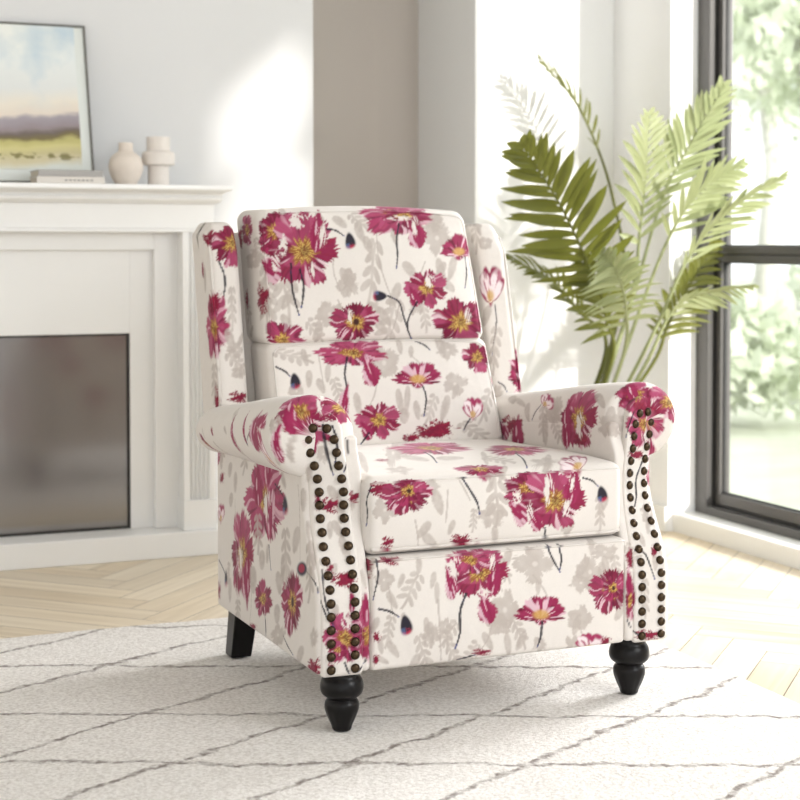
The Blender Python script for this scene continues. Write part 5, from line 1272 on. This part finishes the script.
# --- arms
def prof_y(z): return -.026+.060*ss(.24,.43,z)
def slope(z): return .05+.31*ss(.25,.45,z)
def prof_x(z): return .335+.020*ss(.44,.57,z)
for sg, key, stp in ((-1,'armL',(.004,.0024,.0024)),(1,'armR',(.004,.003,.003))):
    V, F, uv, t = rbox(.277,.384,0,.62,.115,.556,.010,stp)
    fr = np.clip(1-V[:,1]/.45,0,1)
    V[:,1] += (prof_y(V[:,2])+.004+.022*ss(.48,.54,V[:,2])+slope(V[:,2])*(V[:,0]-.335))*fr
    V[:,2] -= .052*np.clip(V[:,1]/.62,0,1)**1.15*ss(.25,.55,V[:,2])
    V[:,0] += .006*bump2(t[:,1],2)*bump2(t[:,2],2)*ss(0,1,t[:,0])
    V[:,0] *= sg
    if sg < 0: F = F[:, ::-1]
    register(key,'arm',V,F,uv,chair)
for sg, key in ((-1,'rollL'),(1,'rollR')):
    nu, nv = 250, 190
    s = np.linspace(0,1,nu); ph = np.linspace(0,2*np.pi,nv,endpoint=False)
    # denser rows at the caps
    L0 = .625; ys = .5-.5*np.cos(np.pi*s); ys = .55*ys+.45*s; yy = ys*L0
    cap = .030
    mult = np.ones(nu)
    a = yy < cap; mult[a] = (1-(1-yy[a]/cap)**2.4)**(1/2.4)
    a = (L0-yy) < cap*1.3; mult[a] = (np.clip(1-(1-(L0-yy[a])/(cap*1.3))**2.2,0,1))**(1/2.2)
    h = yy/L0
    rad = (.079-.025*ss(0,1,h))*mult; radx = (.087-.012*h)*mult; cxr = .2765+(.087-.012*h); czr = .5540-.052*h**1.15
    S, P_ = np.meshgrid(np.arange(nu), ph, indexing='ij')
    X = cxr[:,None]+radx[:,None]*np.cos(P_); Zz = czr[:,None]+rad[:,None]*np.sin(P_); Yy = (yy+.042)[:,None]+0*P_
    V = np.stack([sg*X, Yy, Zz],-1).reshape(-1,3)
    arc = np.where(P_ > np.pi*1.5, P_-2*np.pi, P_)*.066
    Sarc = np.concatenate([[0],np.cumsum(np.hypot(np.diff(yy),np.diff(rad)))])
    uv = np.stack([Sarc[:,None]+0*P_, arc],-1).reshape(-1,2)
    I = np.arange(nu*nv).reshape(nu,nv); J = np.roll(I,-1,axis=1)
    F = np.stack([I[:-1],I[1:],J[1:],J[:-1]],-1).reshape(-1,4)
    if sg > 0: F = F[:, ::-1]
    register(key,'armrest_roll',V,F,uv,chair)
# --- nail-studded front panels
nail_me = None
for sg, key in ((-1,'panelL'),(1,'panelR')):
    V, F, uv, t = rbox(-.042,.042,0,.03,.111,.604,.010,(.0022,.004,.0022))
    z = V[:,2]; wd = np.where(z > .562, np.sqrt(np.clip(1-((z-.562)/.043)**2,0.02,1)), 1.0)*(1-.08*ss(.3,.42,z)*(1-ss(.48,.56,z)))
    V[:,0] = V[:,0]*wd+prof_x(z)
    V[:,1] += prof_y(z)-.002+slope(z)*(V[:,0]-.335)
    V[:,0] *= sg
    if sg < 0: F = F[:, ::-1]
    pan = register(key,'arm_front_panel',V,F,uv,chair)
    if nail_me is None:
        mb = MB(); pr = [(.0088,0),(.0090,.0012),(.0082,.0032),(.0062,.0052),(.0034,.0064),(.0008,.0068)]
        mb.lathe(pr, 20); no = mb.build('nailhead', M_bronze, pan, smooth=True); nail_me = no.data
        first = no
    spots = [(-.0235, .126+.0249*q) for q in range(18)]+[(.0235, .126+.0249*q) for q in range(18)]+[(-.012,.570),(.013,.571)]
    for q, (dx, zz) in enumerate(spots):
        if first is not None: o = first; first = None
        else:
            o = bpy.data.objects.new('nailhead', nail_me); COL.objects.link(o)
        o.parent = pan
        sq = 1-.08*(0 if zz < .36 else 1)*(1 if zz < .5 else 0)
        xx = prof_x(zz)+dx*sq; o.location = (sg*xx, prof_y(zz)-.0030+slope(zz)*(xx-.335), zz)
        sl = (prof_y(zz+.01)-prof_y(zz-.01))/.02
        o.rotation_euler = (math.pi/2-math.atan(sl), 0, sg*math.atan(slope(zz)))
# --- piping
def pipe(name, pts, parent, r=.0038, closed=False):
    mb = MB(); mb.tube(pts, r, 8, closed); key = [k_ for k_, v_ in PARTS.items() if v_[0] is parent][0]
    Vp = PARTS[key][1]; Cp = PRINT[key]; cc = np.array([Cp[np.argmin(((Vp-np.array(p))**2).sum(1))] for p in pts])
    cc = np.concatenate([cc[:, :3]*.93, cc[:, 3:]], 1)
    return np_mesh(name, mb.v, mb.f, M_fab, parent, True, col=np.repeat(cc, 8, axis=0))
def face_y(o_key, x, z):
    o, V, F, uv = PARTS[o_key]
    d = (V[:,0]-x)**2+(V[:,2]-z)**2+np.where(V[:,1] > np.median(V[:,1]), 1, 0); return V[np.argmin(d),1]
def on_front(key, pts2, out=.001):
    o, V, F, uv = PARTS[key]; res = []
    for (u, v) in pts2:
        d = (uv[:,0]-u)**2+(uv[:,1]-v)**2; i = np.argmin(d); p = V[i].copy(); res.append((p[0],p[1]-out,p[2]))
    # smooth a little
    A = np.array(res)
    for _ in range(3):
        B = A.copy(); B[1:-1] = (A[:-2]+2*A[1:-1]+A[2:])/4; A = B
    return [tuple(p) for p in A]
xs = np.linspace(-.276,.276,60)
pipe('piping', on_front('seat', [(x,.338) for x in xs], .002), seat, .0035)
pipe('piping', on_front('seat', [(x,.469) for x in xs], .0005), seat, .0022)
pipe('piping', on_front('foot', [(x,.322) for x in xs], .001), foot, .0025)
for key, o, x0, z0, z1 in (('upp',upp,.262,.704,.983),('low',low,.268,.47,.686)):
    zz = np.linspace(z0, z1-.02, 30); rr = .02
    path = [(-x0, z) for z in zz]+[(-x0+rr*(1-math.cos(a)), z1-rr+rr*math.sin(a)) for a in np.linspace(.2,1.57,8)]
    path += [(x, z1) for x in np.linspace(-x0+rr+.01, x0-rr-.01, 40)]
    path += [(-p[0], p[1]) for p in path[:38][::-1]]
    pipe('piping', on_front(key, path, .0005), o, .002)
for sg, key in ((-1,'wingL'),(1,'wingR')):
    o, V, F, uv = PARTS[key]
    zz = np.linspace(.56,.945,40)
    u0 = sg*.037
    pts = on_front(key, [(u0, z) for z in zz], 0.0)
    pipe('piping', [(p[0]+sg*.001, p[1]-.001, p[2]) for p in pts], o, .0032)
# --- legs
pr = prof_smooth([(.0165,0),(.0185,.003),(.0205,.010),(.027,.024),(.0325,.040),(.0325,.052),(.029,.0585),(.0275,.061),(.030,.0635),(.0385,.071),(.0415,.083),(.039,.096),(.034,.104),(.033,.109),(.033,.118)],4)
def fluted(mb):
    n = 60; V = []; F = []
    for (r, z) in pr:
        for q in range(n):
            a = 2*math.pi*q/n; k = 1-.035*max(0,1-abs(z-.022)/.03)*(1+math.cos(12*a))/2
            V.append((r*k*math.cos(a), r*k*math.sin(a), z))
    for i in range(len(pr)-1):
        for q in range(n): F.append((i*n+q, i*n+(q+1)%n, (i+1)*n+(q+1)%n, (i+1)*n+q))
    F.append(tuple(range(n))[::-1]); F.append(tuple((len(pr)-1)*n+q for q in range(n))); mb.add(V,F)
mb = MB(); fluted(mb); lg = mb.build('leg', M_black, chair, smooth=True); lg.location = (-.322,.012,0)
l2 = lg.copy(); COL.objects.link(l2); l2.parent = chair; l2.location = (.308,.012,0)
for sg in (-1, 1):
    mb = MB()
    xb, yb = .338, .612; xt, yt = .330, .578
    V = []
    for (cx_, cy_, hw, z) in ((xb,yb,.0235,0),(xt,yt,.0285,.16)):
        V += [(sg*cx_-hw,cy_-hw,z),(sg*cx_+hw,cy_-hw,z),(sg*cx_+hw,cy_+hw,z),(sg*cx_-hw,cy_+hw,z)]
    mb.add(V, [(0,3,2,1),(4,5,6,7),(0,1,5,4),(1,2,6,5),(2,3,7,6),(3,0,4,7)])
    mb.build('leg', M_black, chair, bevel=.003)

# ------------------------------------------------------------------ palm
PX, PY = 2.40, 4.36
palm = empty('potted_palm', (PX, PY, FZ), 'green potted palm with arching feathery fronds beside the window', 'plant')
mb = MB(); mb.lathe([(.080,0),(.092,.01),(.108,.24),(.112,.25),(.112,.262),(.104,.262),(.100,.235)], 40); mb.build('pot', M_pot, palm, smooth=True)
mb = MB(); mb.lathe([(.0995,.20),(.0995,.236),(.05,.242),(.004,.246)], 32); mb.build('soil', M_soil, palm, smooth=True)
FRONDS = [([(2.38, 4.340000000000001, 0.23), (2.499, 4.3, 0.605), (2.382, 4.22, 0.824), (2.235, 4.15, 1.031), (2.088, 4.12, 1.21)], 19, 0.46, 0.205, 0.031, 0, 6, 0, 1, 62, 0.08), ([(2.4, 4.390000000000001, 0.23), (2.604, 4.42, 0.739), (2.624, 4.52, 1.075), (2.538, 4.58, 1.351), (2.395, 4.6, 1.514)], 14, 0.62, 0.13, 0.017, 78, 10, 0, 2, 55, 0.12), ([(2.37, 4.38, 0.23), (2.512, 4.36, 0.586), (2.441, 4.4, 0.704), (2.349, 4.44, 0.811), (2.192, 4.46, 0.883)], 16, 0.42, 0.125, 0.019, 65, 10, 0, 3, 50, 0.2), ([(2.42, 4.36, 0.23), (2.569, 4.3, 0.743), (2.637, 4.24, 1.052), (2.711, 4.2, 1.22), (2.826, 4.18, 1.409)], 15, 0.5, 0.165, 0.021, -25, 8, 1, 4, 48, 0.05), ([(2.4, 4.36, 0.23), (2.555, 4.3, 0.713), (2.548, 4.22, 0.96), (2.556, 4.2, 1.141), (2.574, 4.22, 1.318)], 16, 0.45, 0.155, 0.021, 35, 10, 1, 5, 50, 0.15), ([(2.4299999999999997, 4.340000000000001, 0.23), (2.537, 4.2, 0.717), (2.586, 4.1, 0.953), (2.664, 4.06, 1.078), (2.791, 4.04, 1.162)], 14, 0.48, 0.14, 0.021, 40, 10, 1, 6, 45, 0.1), ([(2.44, 4.36, 0.23), (2.549, 4.16, 0.628), (2.617, 4.05, 0.884), (2.709, 3.98, 1.017), (2.858, 3.92, 1.123)], 16, 0.45, 0.135, 0.019, 55, 8, 1, 7, 42, 0.12), ([(2.39, 4.3100000000000005, 0.23), (2.452, 4.16, 0.57), (2.406, 4.06, 0.724), (2.343, 4.0, 0.828), (2.261, 3.96, 0.895)], 17, 0.42, 0.15, 0.024, 10, 10, 1, 8, 62, 0.35), ([(2.4299999999999997, 4.33, 0.23), (2.532, 4.16, 0.552), (2.575, 4.08, 0.715), (2.66, 4.03, 0.775), (2.802, 3.98, 0.798)], 14, 0.45, 0.11, 0.018, 60, 8, 1, 9, 45, 0.25), ([(2.4299999999999997, 4.390000000000001, 0.23), (2.66, 4.34, 0.527), (2.712, 4.32, 0.662), (2.779, 4.3, 0.788), (2.861, 4.28, 0.929)], 14, 0.4, 0.13, 0.02, 20, 8, 0, 10, 52, 0.3), ([(2.38, 4.36, 0.23), (2.487, 4.28, 0.561), (2.454, 4.26, 0.685), (2.42, 4.25, 0.793), (2.34, 4.25, 0.884)], 14, 0.4, 0.15, 0.023, 15, 10, 0, 11, 55, 0.3)]
def catmull(P, n):
    P = [np.array(p, float) for p in P]; P = [2*P[0]-P[1]]+P+[2*P[-1]-P[-2]]; out = []
    for i in range(1, len(P)-2):
        for q in range(n):
            u = q/n; out.append(.5*(2*P[i]+(P[i+1]-P[i-1])*u+(2*P[i-1]-5*P[i]+4*P[i+1]-P[i+2])*u*u+(-P[i-1]+3*P[i]-3*P[i+1]+P[i+2])*u**3))
    return out+[P[-2]]
def frond(pts, nlf, start, Lmax, wmax, roll, lift, mat, seed, ang=50, droop=.25):
    """pts: rachis in world space.  roll turns the leaflet plane about the rachis"""
    rnd = random.Random(seed); base = Vector((PX,PY,FZ))
    C = [Vector(p)-base for p in catmull(pts, 14)]
    mb = MB(); m_ = len(C)
    mb.tube(C, lambda t: .0062*(1-t)**.8+.0012, 6)
    def at(t):
        f = t*(m_-1); i = min(int(f), m_-2); return C[i].lerp(C[i+1], f-i), (C[min(i+2,m_-1)]-C[max(i-1,0)]).normalized()
    view = (Vector((0,0,.92))-Vector(pts[len(pts)//2])).normalized()
    for k_ in range(nlf):
        for sg in (-1, 1):
            t = start+(1-start)*((k_+.5*(sg > 0))/nlf)**.92
            t = min(t, .995); p, tg = at(t)
            nrm = (view-tg*view.dot(tg)).normalized()
            nrm = Matrix.Rotation(R(roll), 3, tg) @ nrm
            side = tg.cross(nrm).normalized()*sg
            q = (t-start)/(1-start)
            L = Lmax*(math.sin(math.pi*min(1,(.18+.82*q)**.8*.97))**.55)*(.85+.3*rnd.random())*(1-.35*q**3)
            a = R(ang*(1-.45*q)+rnd.uniform(-6,6))
            d = (tg*math.cos(a)+side*math.sin(a)+nrm*R(lift+rnd.uniform(-8,8))).normalized()
            wv = (nrm.cross(d)).normalized(); up_ = d.cross(wv).normalized()
            if up_.dot(nrm) < 0: up_ = -up_
            W = wmax*(.8+.4*rnd.random())*(.55+.45*math.sin(math.pi*min(1,.25+.6*q)))
            ns = 6; Vv = []; Ff = []
            tw = rnd.uniform(-.5,.5)
            for i in range(ns+1):
                u = i/ns; wd = W*.5*(math.sin(math.pi*min(1,(.10+.90*u)))**.7)*(1 if u < .98 else .05)
                c = p+d*(L*u)+Vector((0,0,-1))*(L*droop*u*u)
                ww = (wv*math.cos(tw*u)+up_*math.sin(tw*u))
                Vv += [tuple(c-ww*wd+up_*wd*.45), tuple(c), tuple(c+ww*wd+up_*wd*.45)]
            for i in range(ns):
                Ff += [(i*3,i*3+1,i*3+4,i*3+3),(i*3+1,i*3+2,i*3+5,i*3+4)]
            mb.add(Vv, Ff)
    np_mesh('frond', mb.v, mb.f, mat, palm, True)
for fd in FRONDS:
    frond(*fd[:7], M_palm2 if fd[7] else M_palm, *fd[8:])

# ------------------------------------------------------------------ garden beyond the window
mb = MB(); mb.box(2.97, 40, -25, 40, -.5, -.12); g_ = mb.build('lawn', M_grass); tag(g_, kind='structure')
def tree(name, loc, h, rad, n, seed, label, cat, trunk=True, leaf=.085):
    rs = np.random.RandomState(seed); o = empty(name, loc, label, cat, 'garden plants outside the window')
    nb = 9; cen = []
    for _ in range(nb):
        a = rs.rand()*6.28; cen.append((math.cos(a)*rad*.55*rs.rand()**.5, math.sin(a)*rad*.55*rs.rand()**.5, h*(.45+.45*rs.rand()) if trunk else h*(.25+.5*rs.rand())))
    V = []; F = []
    for i in range(n):
        c = cen[rs.randint(nb)]; d = rs.randn(3); d /= np.linalg.norm(d); rr = rad*.55*(.5+.5*rs.rand())
        p = np.array(c)+d*rr*np.array([1,1,.8]); p[2] = max(p[2], .05)
        a, b_ = rs.randn(3), rs.randn(3); a /= np.linalg.norm(a); b_ -= a*(a@b_); b_ /= np.linalg.norm(b_)
        s_ = leaf*(.6+.8*rs.rand()); k_ = len(V)
        for (u, v) in ((-1,0),(0,-.45),(1,0),(0,.45)): V.append(tuple(p+a*s_*u+b_*s_*v))
        F.append((k_,k_+1,k_+2,k_+3))
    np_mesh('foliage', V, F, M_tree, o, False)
    mb = MB(); top = h*.6 if trunk else h*.3
    mb.tube([(0,0,-.05),(.03*h,.0,top*.5),(0,.02*h,top)], lambda t: .020*h*(1-.5*t), 10); mb.build('trunk', M_bark, o, smooth=True)
GZ = -.12
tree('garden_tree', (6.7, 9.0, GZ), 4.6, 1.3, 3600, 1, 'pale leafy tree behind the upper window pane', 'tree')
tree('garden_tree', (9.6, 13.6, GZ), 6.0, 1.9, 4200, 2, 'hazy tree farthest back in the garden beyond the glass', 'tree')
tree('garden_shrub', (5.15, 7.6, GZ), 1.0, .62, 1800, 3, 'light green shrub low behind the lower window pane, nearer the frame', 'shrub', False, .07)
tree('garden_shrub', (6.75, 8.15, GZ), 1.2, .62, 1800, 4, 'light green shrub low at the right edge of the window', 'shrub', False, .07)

# ------------------------------------------------------------------ light
sun = bpy.data.lights.new('sun', 'SUN'); so = bpy.data.objects.new('sun', sun); COL.objects.link(so)
sun.energy = 3.8; sun.angle = R(2.2); sun.color = (1,.965,.91)
so.rotation_euler = Vector((-.30,.954,-.285)).to_track_quat('-Z','Y').to_euler(); so.location = (6,-3,6)
def area(name, loc, tgt, sx, sy, e, col=(1,1,1)):
    l = bpy.data.lights.new(name,'AREA'); l.shape = 'RECTANGLE'; l.size = sx; l.size_y = sy; l.energy = e; l.color = col
    o = bpy.data.objects.new(name, l); COL.objects.link(o); o.location = loc
    o.rotation_euler = (Vector(tgt)-Vector(loc)).to_track_quat('-Z','Y').to_euler(); return o
wl = area('added_outdoor_lamp', (5.0,4.0,1.75), (1.2,3.0,.2), 1.0, .9, 33, (.97,.985,1)); wl.data.spread = R(80)  # added area lamp outdoors, throws the chair's shadow across the rug
area('side_fill', (2.70,.75,1.5), (1.2,3.4,.95), 1.3, 1.5, 31, (.97,.985,1))  # added fill lamp inside the room, brightens the front of the chair
wd = bpy.data.worlds.new('sky'); sc.world = wd; wd.use_nodes = True; nt = wd.node_tree
bg = nt.nodes['Background']; tc = nt.nodes.new('ShaderNodeTexCoord'); sp = nt.nodes.new('ShaderNodeSeparateXYZ')
nt.links.new(tc.outputs['Generated'], sp.inputs[0])
mr = nt.nodes.new('ShaderNodeMapRange'); mr.inputs[1].default_value = 0; mr.inputs[2].default_value = .8; mr.inputs[3].default_value = 1.32; mr.inputs[4].default_value = 1.2
nt.links.new(sp.outputs[0], mr.inputs[0]); nt.links.new(mr.outputs[0], bg.inputs['Strength']); bg.inputs['Color'].default_value = (.955,.98,1,1)

# ------------------------------------------------------------------ camera
cam = bpy.data.cameras.new('camera'); co = bpy.data.objects.new('camera', cam); COL.objects.link(co)
co.location = (0,0,.92); co.rotation_euler = (R(90-2.2), 0, R(-22.6))
cam.sensor_width = 36; cam.lens = 72; cam.shift_y = (243+1600*math.tan(R(2.2))-400)/800
cam.clip_start = .05; cam.clip_end = 200
cam.dof.use_dof = True; cam.dof.focus_distance = 3.15; cam.dof.aperture_fstop = 4.5
sc.camera = co
sc.view_settings.view_transform = 'Standard'; sc.view_settings.look = 'None'; sc.view_settings.exposure = 0.53; sc.view_settings.gamma = 1
sc.view_settings.use_curve_mapping = False
